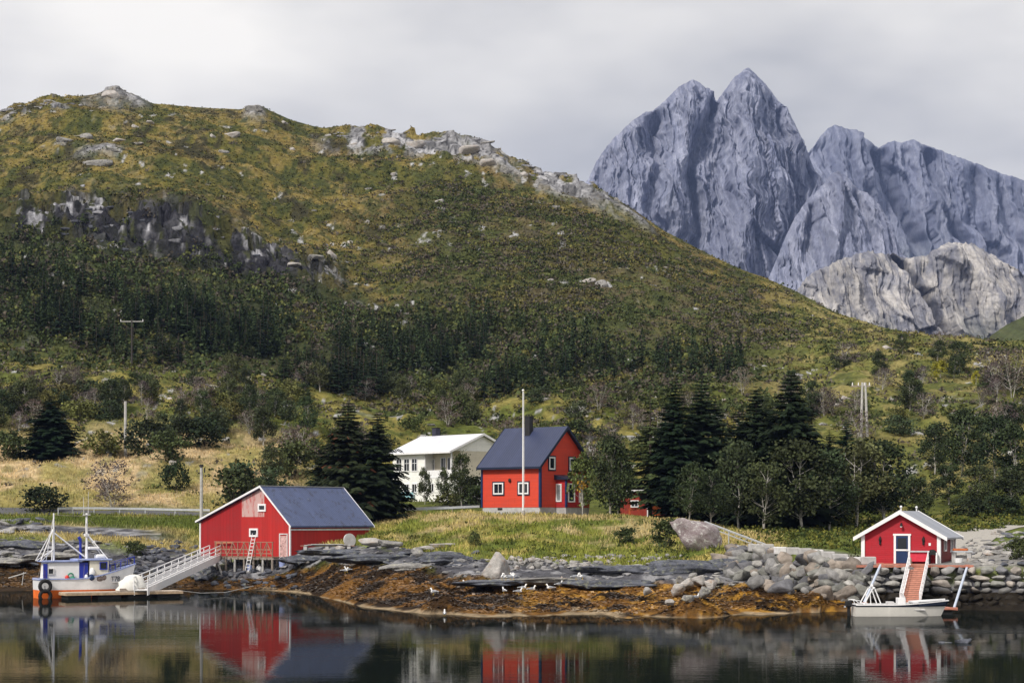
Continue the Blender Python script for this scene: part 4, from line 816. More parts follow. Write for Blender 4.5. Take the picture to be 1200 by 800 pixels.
# --- gangway, float and boat below the boathouse
fl = thing('floating_pontoon', 'brown floating pontoon half hidden behind the small white boat', 'pontoon', at(1062,132,0), R(2)); m = MB(); m.box((0,0,.36),(6.1,2.6,.10)); m.build('deck', WOODR, fl); m = MB(); m.box((-2.,0,.13),(1.6,2.3,.36)); m.box((2.,0,.13),(1.6,2.3,.36)); m.box((0,0,.13),(1.6,2.3,.36)); m.build('float', BLACK, fl)
def gangway(name, label, A, B, wd, rail, deckm, railm, panel=0., nposts=9, lines=2, rr=.035):
    A = Vector(A); B = Vector(B); g = thing(name, label, 'gangway', A); d = B-A; hd = Vector((d.x,d.y,0)).normalized(); sd = Vector((hd.y,-hd.x,0)); up = d.cross(sd).normalized(); up = up if up.z > 0 else -up
    m = MB(); m.obox(d/2, (d,sd,up), (d.length,wd,.07)); m.build('walkway', deckm, g)
    m = MB(); nn = int(d.length/.4)
    for k in range(nn): m.obox(d*(k+.5)/nn+up*.048, (d,sd,up), (.05,wd-.1,.03))
    m.build('foot_battens', railm if panel else WOODT, g)
    for s_ in (-1,1):
        e = sd*s_*(wd/2+.03); m = MB()
        if panel: m.obox(d/2+e-up*(panel/2-.22), (d,sd,up), (d.length,.06,panel))
        else: m.obox(d/2+e, (d,sd,up), (d.length,.06,.16))
        m.build('side_beam', railm, g)
        m = MB()
        for k in range(nposts): q = d*k/(nposts-1)+e*1.05; m.tube(q, q+Vector((0,0,rail)), rr, rr, 6)
        for l in range(lines): h = Vector((0,0,rail*(l+1)/lines)); m.tube(e*1.05+h, d+e*1.05+h, rr*1.15, rr*1.15, 6)
        m.build('handrail', railm, g)
    return g
gangway('gangway', 'white railed gangway with reddish treads from the boathouse quay down to the pontoon', at(1066,131.6,.42), at(1077,139.4,3.06), 1.15, .95, WOODR, WHITE, 0, 12, 2, .03)
for px0,py0,px1,py1,lb in ((1012.5,706,1032,662,'pale blue mooring boom from quay to pontoon, left of the gangway'),(1118,712,1133.5,664,'pale blue mooring boom right of the gangway')):
    A = at(px0,131.5,max(.35,zat(py0,131.5))); Bq = at(px1,139.2,zat(py1,139.2)+.05); g = thing('mooring_boom', lb, 'boom', A); m = MB(); m.tube((0,0,0), Bq-A, .09,.09,8); m.build('beam', m_plain('pale_blue_boom',(.50,.56,.68),.45,.1), g); m = MB(); m.box(Bq-A,(.3,.3,.25)); m.box((0,0,-.05),(.4,.4,.2)); m.build('bracket', WOODR, g)

def hull_mesh(Lh, Bm, zlow, sheer, rake, rows, zmin, zmax_fn, plan, flare, ns=30):
    """closed side surface of a hull between two heights; returns MB"""
    V = []; Fq = []
    for sd_ in (-1,1):
        o = len(V)
        for i in range(ns+1):
            s_ = i/ns; zt = zmax_fn(s_)
            for j in range(rows+1):
                z = zmin+(zt-zmin)*j/rows; vv = (z-zlow)/(sheer(s_)-zlow); b = Bm/2*plan(s_)*(1-flare+flare*min(1,max(0,vv))**.6); V.append((s_*Lh+rake*s_**3*max(0,vv), sd_*b, z))
        for i in range(ns):
            for j in range(rows): Fq.append((o+i*(rows+1)+j, o+(i+1)*(rows+1)+j, o+(i+1)*(rows+1)+j+1, o+i*(rows+1)+j+1))
    h = (ns+1)*(rows+1)
    for j in range(rows): Fq.append((j, j+1, h+j+1, h+j))                 # transom
    m = MB(); m.add(V, Fq); return m, h, rows, ns
def boat_part(par, name, mat, args, cap=None):
    m, h, rows, ns = hull_mesh(*args)
    if cap is not None:                                                   # close with a sheet (deck or bottom) at row cap
        o = 0
        for i in range(ns): m.f.append((i*(rows+1)+cap, (i+1)*(rows+1)+cap, h+(i+1)*(rows+1)+cap, h+i*(rows+1)+cap))
    return m.build(name, mat, par, smooth=False)

wb_ = thing('motor_boat', 'open white motor boat with black outboard moored below the boathouse', 'boat', (22.1,128.9,0), R(1))
plan2 = lambda s: .92 if s < .4 else .92*max(.0, 1-((s-.4)/.6)**2.4)+.02
sh2 = lambda s: .74+.26*max(0,(s-.45)/.55)**1.3
boat_part(wb_, 'hull', m_plain('ivory_gelcoat', (.74,.72,.68), .35, .05), (5.55,2.0,-.3,sh2,.62,7,-.25,lambda s: sh2(s)-.10,plan2,.34), 0)
boat_part(wb_, 'rubbing_strake', NAVY, (5.57,2.04,-.3,sh2,.64,1,.0,lambda s: sh2(s)-.02,plan2,.0) if 0 else (5.58,2.05,-.3,sh2,.63,1,.63,lambda s: sh2(s)-.02,plan2,.34))
m = MB()
for k in range(16):
    for sd_ in (-1,1):
        a, b_ = k/16, (k+1)/16; m.beam((a*5.55+.62*a**3, sd_*plan2(a)*.98, sh2(a)), (b_*5.55+.62*b_**3, sd_*plan2(b_)*.98, sh2(b_)), .14, .07)
m.build('gunwale', WHITE, wb_); m = MB(); m.box((2.3,0,.42),(4.4,1.5,.05)); m.build('floor', WHITEW, wb_)
m = MB(); m.prism([(3.75,-.80,.86),(5.95,-.12,1.03),(5.95,.12,1.03),(3.75,.80,.86)], (0,0,.09)); m.build('foredeck', WHITE, wb_)
m = MB()
for (x0_,x1_,z0_,z1_) in ((4.3,6.0,.66,.90),): 
    for k in range(6):
        a = (x0_+(x1_-x0_)*k/6)/6.17; b_ = (x0_+(x1_-x0_)*(k+1)/6)/6.17; m.beam((a*5.55+.62*a**3,-plan2(a)*1.03-.0,(z0_+z1_)/2+.1*k/6), (b_*5.55+.62*b_**3,-plan2(b_)*1.03,(z0_+z1_)/2+.1*(k+1)/6), .05, .26)
m.build('dark_bow_panel', NAVY, wb_)
m = MB(); m.box((3.1,.1,.8),(.5,.7,.75)); m.prism([(3.3,-.3,1.15),(3.3,.5,1.15),(3.1,.5,1.5),(3.1,-.3,1.5)], (.04,0,0)); m.build('console', WHITE, wb_, bevel=.04)
m = MB(); m.box((1.6,0,.72),(.5,1.5,.12)); m.box((2.4,.1,.75),(.4,.8,.35)); m.box((.7,0,.74),(.5,1.5,.16)); m.build('bench', WHITEW, wb_)
m = MB()
for sd_ in (-.72,.72):
    m.path([(.55,sd_,.75),(1.1,sd_,1.75),(1.25,sd_*.8,1.85)], .045); m.path([(1.25,sd_*.8,1.85),(1.65,sd_,.8)], .04); m.tube((.95,sd_,1.5),(1.0,sd_,.75),.03)
m.tube((1.25,-.6,1.85),(1.25,.6,1.85),.045); m.ball((1.2,0,1.95),.1); m.build('targa_arch', WHITE, wb_)
m = MB()
for sd_ in (-.85,.85): m.path([(-.05,sd_,.75),(-.15,sd_,1.05),(.25,sd_,1.02),(.55,sd_,.76)], .03)
m.path([(-.15,-.85,1.05),(-.15,.85,1.05)], .03); m.build('stern_rail', WHITE, wb_)
om = MB(); om.box((-.32,0,.78),(.42,.40,.42)); ou = om.build('outboard', BLACK, wb_, bevel=.09); om = MB(); om.box((-.3,0,.3),(.18,.14,.75)); om.box((-.3,0,-.05),(.5,.22,.05)); om.build('lower_unit', BLACK, ou); om = MB(); om.tube((-.05,0,.8),(-.3,0,.8),.04); om.box((-.55,0,.6),(.1,.25,.1)); om.build('bracket', GREYL, ou)

# ================================================================ big red barn on piles (left)
B_ = Frame('barn', 'large red waterside barn with patchy blue slate roof and lean-to', 'barn', -30.27, 193.5, 2.75, 38)
W, L, xa = 12.1, 11.0, 8.4; P = B_.t; sl = (6.44-3.28)/xa; xe = 5.64
m = MB(); m.prism([(xe,0,0),(W,0,-0),(W,0,3.05),(xa,0,6.44),(xe,0,6.44-sl*(xa-xe))], (0,L,0)); m.build('wall', RED1B, P)
m = MB(); m.prism([(0,.0,0),(xe-.003,0,0),(xe-.003,0,6.44-sl*(xa-xe)),(0,0,3.28)], (0,L,0)); m.build('lean_to', RED1D, P)
sr = (6.44-3.05)/(W-xa); r = MB(); r.prism([(xa,-.3,6.46),(W+.35,-.3,3.07-sr*.35),(W+.35,-.3,3.22-sr*.35),(xa,-.3,6.64),(-.35,-.3,3.28+.16-sl*.35),(-.35,-.3,3.30-sl*.35)], (0,L+.6,0)); ro = r.build('roof', ROOF1, P)
for yy in (-.36, L+.3):
    b = MB(); b.prism([(xa,yy,6.70),(xa,yy,6.50),(W+.4,yy,3.08-sr*.4),(W+.4,yy,3.24-sr*.4)], (0,.06,0)); b.prism([(xa,yy,6.70),(-.4,yy,3.52-sl*.4),(-.4,yy,3.34-sl*.4),(xa,yy,6.50)], (0,.06,0)); b.build('bargeboard', WHITE, ro)
b = MB(); b.beam((xa,-.3,6.69),(xa,L+.3,6.69),.16,.06); b.build('ridge_cap', GREYL, ro)
b = MB(); b.box((0,-.02,1.6),(.16,.12,3.2)); b.build('corner_board', WHITE, P); b = MB(); b.box((W,-.02,1.5),(.16,.14,3.0)); b.build('corner_board', WHITE, P)
window(P, (B_.fx(307.3),0,B_.z(594.5,8.4,0)), 1.05, .72, 'f', WHITE, bars=0, fw=.17); window(P, (B_.fx(297.6),0,B_.z(623.7,7.2,0)), 1.15, .80, 'f', WHITE, bars=0, fw=.17)
d = MB(); xd = B_.fx(332.6); d.box((xd,-.03,1.0),(.9,.05,1.95)); dd = d.build('door', m_plain('peeling_white_paint', (.50,.32,.31), .9, .45, 5), P); d = MB(); [d.box((xd+sx*.5,-.04,1.05),(.1,.08,2.1)) for sx in (-1,1)]; d.box((xd,-.04,2.14),(1.1,.08,.1)); d.build('door_frame', WHITEW, dd); d = MB(); d.box((xd-.3,-.08,1.0),(.05,.06,.12)); d.build('handle', BLACK, dd)
b = MB(); b.box((W+.03,1.,-.25),(.16,2.4,.16)); b.box((W+.08,5.5,2.55),(.08,11,.16)); b.build('sill_board', WHITEW, P)
b = MB(); b.box((W-1.2,L/2+.3,-.7),(2.2,L-.8,1.2)); b.box((W/2-1,L/2+1,-.8),(W-3,L-2.4,1.3)); b.build('stone_footing', CONC, P)
dk = thing('timber_deck', 'weathered railed timber deck on thin piles along the barn gable', 'deck', B_.o, -B_.th)
x0_, x1_, yd = 4.4, 12.1, -2.3; m = MB()
for k in range(int((x1_-x0_)/.2)): m.box((x0_+.1+k*.2, yd/2, .0),(.17,-yd-.1,.06))
m.build('planks', WOODT, dk); m = MB(); m.box(((x0_+x1_)/2,yd+.08,-.14),(x1_-x0_,.12,.2)); m.box(((x0_+x1_)/2,-.3,-.14),(x1_-x0_,.12,.2)); [m.box((x0_+.3+k*.95,yd/2-.05,-.16),(.14,-yd+.2,.14)) for k in range(9)]; m.build('joists', WOODG, dk)
pl = [x0_+.15+(x1_-x0_-.3)*k/6 for k in range(7)]
for k, x in enumerate(pl):
    for y in (yd+.12, -.35):
        q = on(B_, x, y); zg = max(gz(q[0],q[1])-.5, -1.2)-2.75; m = MB(); m.tube((x,y,-.2),(x+random.uniform(-.06,.06),y,zg),.11,.12,7); m.build('pile', WOODP if (k+(y<-1)) % 3 == 0 else WOODG, dk)
m = MB()
for k in range(11): x = x0_+.05+(x1_-x0_-.1)*k/10; m.box((x,yd+.03,.68),(.08,.08,1.36))
m.box(((x0_+x1_)/2,yd+.03,1.40),(x1_-x0_+.1,.14,.07)); m.box(((x0_+x1_)/2,yd+.03,.7),(x1_-x0_,.04,.1)); m.box(((x0_+x1_)/2,yd+.03,.34),(x1_-x0_,.04,.08))
for k in range(5): x = x0_+.2+k*1.5; m.beam((x,yd+.0,.1),(x+.75,yd+.0,1.35),.05,.07); m.beam((x+1.5,yd-.0,.1),(x+.76,yd,1.35),.05,.07)
m.build('railing', WOODT, dk); m = MB(); m.beam((x0_-1.9,-.25,1.25),(x0_+.2,-.25,1.3),.08,.1); m.box((x0_-1.9,-.25,.9),(.09,.09,.9)); m.build('side_rail', m_plain('orange_wood',(.45,.2,.1),.8), dk)
m = MB(); m.tube((x0_+.2,yd-.1,-.1),(x0_+3.0,yd-1.6,-2.2),.10,.10,7); m.build('brace', WOODP, dk)
ld = thing('ladder', 'white wooden ladder leaning through the deck edge in front of the barn', 'ladder', on(B_, B_.fx(317), yd-.35, -1.3), -B_.th)
m = MB(); [m.beam((sx*.24-.25,-.25,-.2),(sx*.24+.3,.22,3.5),.06,.05) for sx in (-1,1)]; m.build('side_rails', WHITE, ld)
for k in range(11): t = (k+.7)/11.5; m = MB(); m.box((-.25+.55*t,-.25+.47*t,-.2+3.7*t),(.46,.04,.06)); m.build('rung', WHITE, ld)
for px, dz, lb, mt in ((293,-1.75,'pale blue bucket on the stones under the timber deck',PURP),(330.5,-1.25,'blue drum under the right end of the timber deck',PURP),(303.5,-1.6,'white buoy on the stones under the timber deck',WHITE)):
    q = on(B_, B_.fx(px,-1.6), -1.6); zg = gz(q[0],q[1]); t_ = thing('buoy' if mt is WHITE else 'bucket', lb, 'buoy' if mt is WHITE else 'bucket', (q[0],q[1],zg)); m = MB()
    if mt is WHITE: m.ball((0,0,.3),.32,(1,1,1.2)); m.tube((0,0,.6),(0,0,.8),.07); m.build('float', mt, t_, True)
    else: m.tube((0,0,0),(0,0,.65),.26,.3,12); m.build('tub', mt, t_); m = MB(); m.torus((0,0,.62),.3,.02,(0,1,0)); m.build('handle', GREYL, t_)

# long white gangway to the left pontoon
tp = on(B_, 4.5, yd, .05)
gangway('gangway', 'long white gangway with three rails from the barn deck to the pontoon', at(165,158.2,.62), (tp[0],tp[1],tp[2]-.05), 1.0, 1.05, WHITEW, WHITE, .62, 12, 3, .04)

# ================================================================ left pontoon, fishing boat
pt = thing('floating_pontoon', 'long grey planked floating pontoon beside the fishing boat', 'pontoon', (-34.8,155.5,0), R(30)); LP_ = 9.6
m = MB()
for k in range(48): m.box((.1+k*.2,1.0,.50),(.17,2.0,.06))
m.build('planks', m_plain('bleached_planks',(.50,.42,.35),.85,.3,4), pt); m = MB(); m.box((LP_/2,.03,.38),(LP_,.10,.18)); m.box((LP_/2,1.97,.38),(LP_,.10,.18)); m.box((.03,1,.38),(.1,1.9,.18)); m.box((LP_,1,.38),(.1,1.9,.18)); m.build('fender_board', m_plain('tan_board',(.45,.33,.22),.85,.3), pt)
for k in range(4): m = MB(); m.box((1.1+k*2.45,1.,.10),(1.9,1.7,.42)); m.build('float', BLACK, pt, bevel=.05)
FB = thing('fishing_boat', 'white and orange fishing boat with blue trim moored at the left pontoon', 'fishing boat', (-37.75,158.0,0), R(27)); FP = FB
plan1 = lambda s: (.86+.14*min(1,s/.35)) if s < .5 else max(0.,1-((s-.5)/.5)**2.3)+.015
sh1 = lambda s: 1.54+.12*max(0,.2-s)+1.12*max(0,(s-.42)/.58)**1.5
boat_part(FP, 'hull', m_plain('white_hull_paint',(.74,.74,.76),.4,.10,2), (7.3,2.8,-.5,sh1,.75,8,.66,sh1,plan1,.30))
boat_part(FP, 'bottom', ORANGE, (7.3,2.8,-.5,sh1,.75,5,-.45,lambda s: .66,plan1,.30), 0)
m = MB()
for k in range(20):
    a, b_ = k/20, (k+1)/20
    for sd_ in (-1,1): m.beam((a*7.3+.75*a**3, sd_*1.4*plan1(a), sh1(a)), (b_*7.3+.75*b_**3, sd_*1.4*plan1(b_), sh1(b_)), .12, .09)
m.box((0,0,1.5),(.12,2.4,.09)); m.build('gunwale', PURP, FP)
m = MB(); m.box((3.3,0,1.22),(6.2,2.1,.06)); m.build('deck', WHITEW, FP)
def sx1(px, y=-1.05):                                                     # boat length position seen in column px
    k = (px-CX)/F; c_, s_ = math.cos(R(27)), math.sin(R(27)); ox = -37.75-s_*y; oy = 158.0+c_*y; return (k*oy-ox)/(c_-k*s_)
xa0, xa1 = .25, sx1(127); m = MB(); m.prism([(xa0+.25,-1.05,1.25),(sx1(93),-1.05,1.25),(sx1(93),-1.05,2.86),(xa0+.42,-1.05,2.86)], (0,2.1,0)); m.build('aft_cabin', WHITE, FP, bevel=.03)
xw0, xw1 = sx1(105), sx1(127); m = MB(); m.prism([(xw0,-1.1,1.25),(xw1-.15,-1.1,1.25),(xw1,-1.1,2.2),(xw1+.05,-1.1,2.96),(xw0,-1.1,2.96)], (0,2.2,0)); wh = m.build('wheelhouse', m_plain('cream_cabin_paint',(.70,.67,.58),.5,.08,2), FP)
m = MB(); m.box(((sx1(93)+xw0)/2,.3,2.05),(xw0-sx1(93)+.02,1.5,1.6)); m.build('wheelhouse_back', BLUEV, FP)
m = MB(); m.box((sx1(98),-1.0,2.02),(.72,.08,1.55)); dr = m.build('door', BLUEV, FP); m = MB(); m.box((sx1(98)+.28,-1.06,1.95),(.05,.05,.12)); m.build('handle', GREYL, dr)
m = MB(); m.box(((xa0+sx1(93))/2+.15,0,2.93),(sx1(93)-xa0+.1,2.4,.10)); m.build('aft_roof', PURP, FP); m = MB(); m.box(((sx1(93)+xw1)/2+.05,0,3.04),(xw1-sx1(93)+.45,2.5,.13)); m.build('roof', PURP, FP, bevel=.03)
m = MB(); m.box((sx1(53),-1.08,2.0),(.34,.05,1.5)); m.build('aft_door', BLUEV, FP)
window(wh, ((xw1-.42),-1.10,2.55), .62, .62, 'f', BLUEV, bars=0, fw=.07); w0 = MB(); w0.box((xw1+.05,0,2.6),(.06,1.9,.55)); fw_ = w0.build('windscreen', GLASS, wh)
w0 = MB(); w0.box((xw1+.09,0,2.9),(.05,2.1,.08)); w0.box((xw1+.07,0,2.3),(.05,2.1,.08)); [w0.box((xw1+.085,y,2.6),(.05,.08,.6)) for y in (-1.,-.33,.33,1.)]; w0.build('window_frame', BLUEV, fw_)
window(FP, (sx1(59.5),-1.05,2.15), .48, .48, 'f', WHITEW, bars=0, fw=.05)
def mast(name, px, z0_, z1_, r0, r1): m = MB(); x = sx1(px, 0); m.tube((x,0,z0_),(x,0,z1_),r0,r1,8); return m.build(name, WHITE, FP), x
mm, xm = mast('mast', 101.5, 3.0, 6.75, .12, .08); m = MB(); m.box((xm,0,6.62),(.5,.5,.06)); m.tube((xm-.22,0,6.6),(xm-.26,0,8.05),.022,.015,5); m.tube((xm+.12,0,6.6),(xm+.15,0,8.5),.025,.015,5); m.build('antenna', WHITEW, mm)
m = MB(); m.box((xm,0,5.0),(.3,.5,.2)); m.box((xm+.55,0,4.45),(.16,.5,.2)); m.build('mast_lamp', WHITE, mm)
m = MB(); m.beam((xm+.5,-.5,3.95),(xm+.5,.5,3.95),.85,.22); m.build('radar', WHITE, mm, bevel=.05); m = MB(); m.box((xm+.25,0,3.9),(.5,.1,.08)); m.build('radar_bracket', WHITE, mm)
m = MB(); [m.tube((xm,y*.2,5.1),(xm+1.55,y,3.1),.045,.045,6) for y in (-.6,.6)]; m.build('mast_stay', WHITE, FP)
ma, xq = mast('aft_mast', 63, 1.4, 6.75, .09, .06); m = MB(); [m.tube((xq,0,5.6),(xq-1.25,y,2.95),.04,.04,6) for y in (-.8,.8)]; [m.tube((xq,0,3.9),(xq-1.2,y,2.95),.035,.035,6) for y in (-.8,.8)]; [m.tube((xq,0,6.5),(xq-.4,y,2.95),.03,.03,6) for y in (-.9,.9)]; m.build('aft_mast_stay', WHITE, FP)
m = MB(); m.tube((xq,0,5.2),(xm-.15,0,3.25),.06,.06,7); m.build('boom', WHITE, FP)
m = MB(); x = sx1(94.3,.3); m.tube((x,.3,3.0),(x,.3,4.65),.11,.11,9); m.tube((x,.3,4.6),(x-.15,.3,4.85),.14,.12,9); m.build('exhaust_pipe', BLUEV, FP)
m = MB(); m.box((sx1(117,0),0,3.28),(.8,.8,.35)); m.build('life_raft', WHITE, FP, bevel=.12)
m = MB(); pr = None
for k in range(6):
    a = .74+.25*k/5
    for sd_ in (-1,1):
        q = Vector((a*7.3+.75*a**3, sd_*1.32*plan1(a), sh1(a))); m.tube(q, q+Vector((0,0,.62)), .025,.025,5)
        if k < 5: a2 = .74+.25*(k+1)/5; q2 = Vector((a2*7.3+.75*a2**3, sd_*1.32*plan1(a2), sh1(a2))); [m.tube(q+Vector((0,0,h_)), q2+Vector((0,0,h_)), .018,.018,5) for h_ in (.62,)]
m.build('bow_rail', BLUEV, FP)
m = MB(); xg = sx1(107); m.ball((xg-.05,-1.28,1.62),.27); m.build('blue_float', BLUEP, FP, True); m = MB(); m.ball((xg+.55,-1.2,1.55),.34,(1.3,.6,.9)); m.ball((xg+.95,-1.2,1.62),.25,(1,.6,1)); m.build('net_heap', m_plain('grey_brown_net',(.20,.16,.15),.95,.5,14,bump=1.), FP, True)
m = MB(); m.ball((xg-.45,-1.2,1.6),.2,(.8,.8,1.4)); m.ball((xg+.05,-1.1,2.0),.24,(1,.8,1.7)); m.build('white_sack', WHITE, FP, True)
m = MB(); x = sx1(78); m.ball((x,-1.2,1.62),.17,(1,1,1.3)); m.build('red_can', m_plain('signal_red',(.6,.04,.03),.5), FP, True); m = MB(); m.torus((x+.3,-1.17,1.78),.2,.06,(0,1,.2)); m.ball((x+.45,-1.2,1.6),.14,(1.6,1,.8)); m.build('green_rope_coil', m_plain('green_rope',(.05,.25,.16),.8), FP, True)
m = MB(); m.tube((xm,0,6.5),(7.9,0,2.5),.015,.015,4); m.tube((xm,0,6.5),(xq,0,6.6),.015,.015,4); m.tube((xq,0,6.6),(.1,0,1.55),.015,.015,4); [m.tube((xm,0,6.2),(xm-.6,y,1.6),.013,.013,4) for y in (-1.35,1.35)]; m.build('rigging', WOODG, FP)
tx = bpy.data.curves.new('registration_number', 'FONT'); tx.body = 'T78'; tx.size = .56; tx.extrude = .006; tx.align_x = 'CENTER'; tx.materials.append(NAVY); tmp_ = bpy.data.objects.new('t', tx); COL.objects.link(tmp_); bpy.context.view_layer.update(); tme_ = bpy.data.meshes.new_from_object(tmp_.evaluated_get(bpy.context.evaluated_depsgraph_get())); bpy.data.objects.remove(tmp_); to = link('registration_number', tme_, FP)
s_ = .80; q = Vector((s_*7.3+.75*s_**3*.72, -1.4*plan1(s_)*(.7+.3*.72**.6)-.10, 1.30)); dxy = Vector((1.15,1.4*(plan1(.73)-plan1(.88)),0)); to.location = q; to.rotation_euler = (R(90),0,math.atan2(dxy.y,dxy.x))
for lz, lb in ((1.0,'black tyre fender hanging high on the stern of the fishing boat'),(.22,'black tyre fender half in the water below the other one')):
    c_ = Vector((-37.75,158.0,0))+Matrix.Rotation(R(27),3,'Z') @ Vector((.32,-1.46-.12,lz)); t_ = thing('tyre', lb, 'tyre', c_, R(27)); m = MB(); m.torus((0,0,0),.42,.15,(0,1,0)); m.build('ring', BLACK, t_, True); m = MB(); m.tube((0,.05,.4),(0,.12,1.55-lz*.3 if lz > .5 else .8),.03); m.build('rope', m_plain('dark_purple_rope',(.08,.04,.09),.9), t_)
tl = thing('tarpaulin', 'white tarpaulin heaped over a load at the foot of the long gangway', 'tarpaulin', at(154,159.0,.55), R(20)); m = MB(); m.ball((0,0,.1),.95,(1.25,.75,1.28),18,12)
tm_ = m.mesh('cover'); 
for v in tm_.vertices: v.co.z = max(0, v.co.z); v.co += Vector((v.co.x,v.co.y,0))*(.10*math.sin(v.co.z*9+v.co.x*5)); v.co.x += .25*v.co.z*.5
tm_.materials.append(m_plain('white_tarp',(.72,.71,.68),.6,.1,2,bump=.4)); tm_.polygons.foreach_set('use_smooth',[True]*len(tm_.polygons)); link('cover', tm_, tl)
m = MB(); m.box((0,0,.12),(2.0,1.2,.2)); m.build('pallet', WOODG, tl)
rp_ = thing('mooring_rope', 'pale mooring rope slanting from the pontoon end to the shore', 'rope', at(213,160.3,.5)); m = MB(); m.path([(0,0,0),(1.2,2.,-.25),(2.8,5,-.3),(4.6,9,.1)], .03, 5); m.build('strand', WOODP, rp_)
sp_ = thing('wooden_spar', 'pale wooden spar poking out over the mud behind the stern', 'spar', at(10,170,1.25)); m = MB(); m.tube((0,0,0),(1.5,0,.45),.05,.05); m.tube((1.15,0,-.6),(1.3,0,.5),.04,.04); m.build('pole', WOODP, sp_)

# ================================================================ orange red house
Hs = Frame('house', 'orange red house with steep navy roof, bay window and white trim on the grassy knoll', 'house', -3.11, 207.85, 7.5, 39)
W, L, P = 7.7, 8.4, Hs.t; he, hr, ya = 4.4, 8.2, 4.2
m = MB(); m.prism([(W,0,0),(W,L,0),(W,L,he),(W,ya,hr-.1),(W,0,he)], (-W,0,0)); m.build('wall', RED2, P)
m = MB(); m.box((W/2,L/2,-.9),(W-.06,L-.06,1.8)); m.build('foundation', CONC, P)
sl = (hr-he)/ya; r = MB(); ov = .45; og = .35; r.prism([(W+og,ya,hr),(W+og,-ov,he-sl*ov),(W+og,-ov,he-sl*ov+.17),(W+og,ya,hr+.2),(W+og,L+ov,he-sl*ov+.17),(W+og,L+ov,he-sl*ov)], (-W-2*og,0,0)); ro = r.build('roof', ROOF2, P)
b = MB()
for xx in (W+og, -og-.06):
    b.prism([(xx,ya,hr+.24),(xx,ya,hr-.12),(xx,-ov-.05,he-sl*(ov+.05)-.12),(xx,-ov-.05,he-sl*(ov+.05)+.21)], (.06,0,0)); b.prism([(xx,ya,hr+.24),(xx,L+ov+.05,he-sl*(ov+.05)+.21),(xx,L+ov+.05,he-sl*(ov+.05)-.12),(xx,ya,hr-.12)], (.06,0,0))
b.box((W/2,-ov-.04,he-sl*ov+.03),(W+2*og,.10,.20)); b.build('bargeboard', NAVY, ro)
b = MB(); b.box((0,-.02,2.1),(.2,.16,4.2)); b.build('corner_board', BLUEP, P); b = MB(); b.box((W,0,2.15),(.24,.24,4.3)); b.build('corner_board', BLUEP, P)
c_ = MB(); xc = 3.45; c_.box((xc,3.5,8.35),(.62,.62,2.3)); c_.box((xc,3.5,9.5),(.74,.74,.14)); ch = c_.build('chimney', m_plain('black_chimney_sheet',(.02,.02,.022),.6), ro); c_ = MB(); c_.box((xc,3.5,9.72),(.5,.5,.06)); [c_.box((xc+sx*.2,3.5+sy*.2,9.62),(.05,.05,.2)) for sx in (-1,1) for sy in (-1,1)]; c_.build('cowl', BLACK, ch)
for px in (584.3, 613.7): window(P, (Hs.fx(px),0,Hs.z(572,4,0)), 1.35, 1.2, 'f', WHITE, NAVY, bars=1, fw=.14)
for px in (646.6, 670.2): window(P, (W,Hs.fy(px,W),Hs.z(542.8,W,3)), 1.0, 1.3, 's', WHITE, NAVY, bars=0, fw=.14)
b = MB(); b.ball((Hs.fx(598),-.14,Hs.z(562.5,4,0)),.16,(1,.7,1.3)); b.box((Hs.fx(598),-.05,Hs.z(562.5,4,0)),(.14,.1,.3)); b.build('wall_lamp', BLACK, P)
b = MB(); b.box((Hs.fx(586),-.01,-.15),(.6,.05,.2)); b.build('vent', BLACK, P)
y0, y1, pr = 2.6, 6.2, 1.35; b = MB(); b.box((W+pr/2,(y0+y1)/2,1.42),(pr,y1-y0,2.84)); by = b.build('bay', m_boards('bay_red_boards',(.42,.022,.025),.16,'h'), P)
b = MB(); b.box((W+pr/2-.03,(y0+y1)/2,-.9),(pr-.08,y1-y0-.08,1.8)); b.build('bay_foundation', CONC, by)
b = MB(); b.prism([(W,y0-.3,3.35),(W,y0-.3,2.84),(W+pr+.3,y0-.3,2.84),(W+pr+.3,y0-.3,2.95)], (0,y1-y0+.6,0)); b.build('bay_roof', NAVY, by)
b = MB(); b.box((W+pr,y0,1.42),(.2,.2,2.8)); b.build('bay_corner', BLUEP, by)
window(by, (W+Hs.fx(655.2,y0)-W,y0,1.5), .72, 1.85, 'f', WHITE, None, 0, CURT, fw=.13)
window(by, (W+pr,Hs.fy(669.3,W+pr),1.5), 1.15, 1.95, 's', WHITE, None, 0, fw=.13); window(by, (W+pr,Hs.fy(682,W+pr),1.5), 1.1, 1.95, 's', WHITE, None, 0, fw=.13)
b = MB(); yy = 7.35; b.box((W+.03,yy,-.35),(.06,.9,2.05)); dd = b.build('door', WHITE, P); b = MB(); b.box((W+.07,yy+.3,-.35),(.04,.06,.14)); b.build('handle', BLACK, dd); b = MB(); b.box((W+.02,yy,1.75),(.05,1.3,3.4)); b.box((W+.03,yy-.55,-.3),(.07,.10,2.2)); b.build('door_trim', m_plain('dark_plum_paint',(.10,.02,.06),.6), dd)
fp = gD(613,199.5); f_ = thing('flagpole', 'tall bare white flagpole in front of the orange red house', 'flagpole', (fp.x,fp.y,fp.z-.1)); hp = zat(457,199.5)-fp.z; m = MB(); m.tube((0,0,0),(0,0,hp),.10,.055,10); po = m.build('pole', WHITE, f_); m = MB(); m.ball((0,0,hp+.08),.12); m.build('knob', WHITE, po); m = MB(); m.tube((0,0,0),(0,0,.6),.22,.2,10); m.build('foot', CONC, f_); m = MB(); m.tube((.16,0,1.2),(.1,0,hp-.1),.012,.012,4); m.build('halyard', WHITEW, f_)

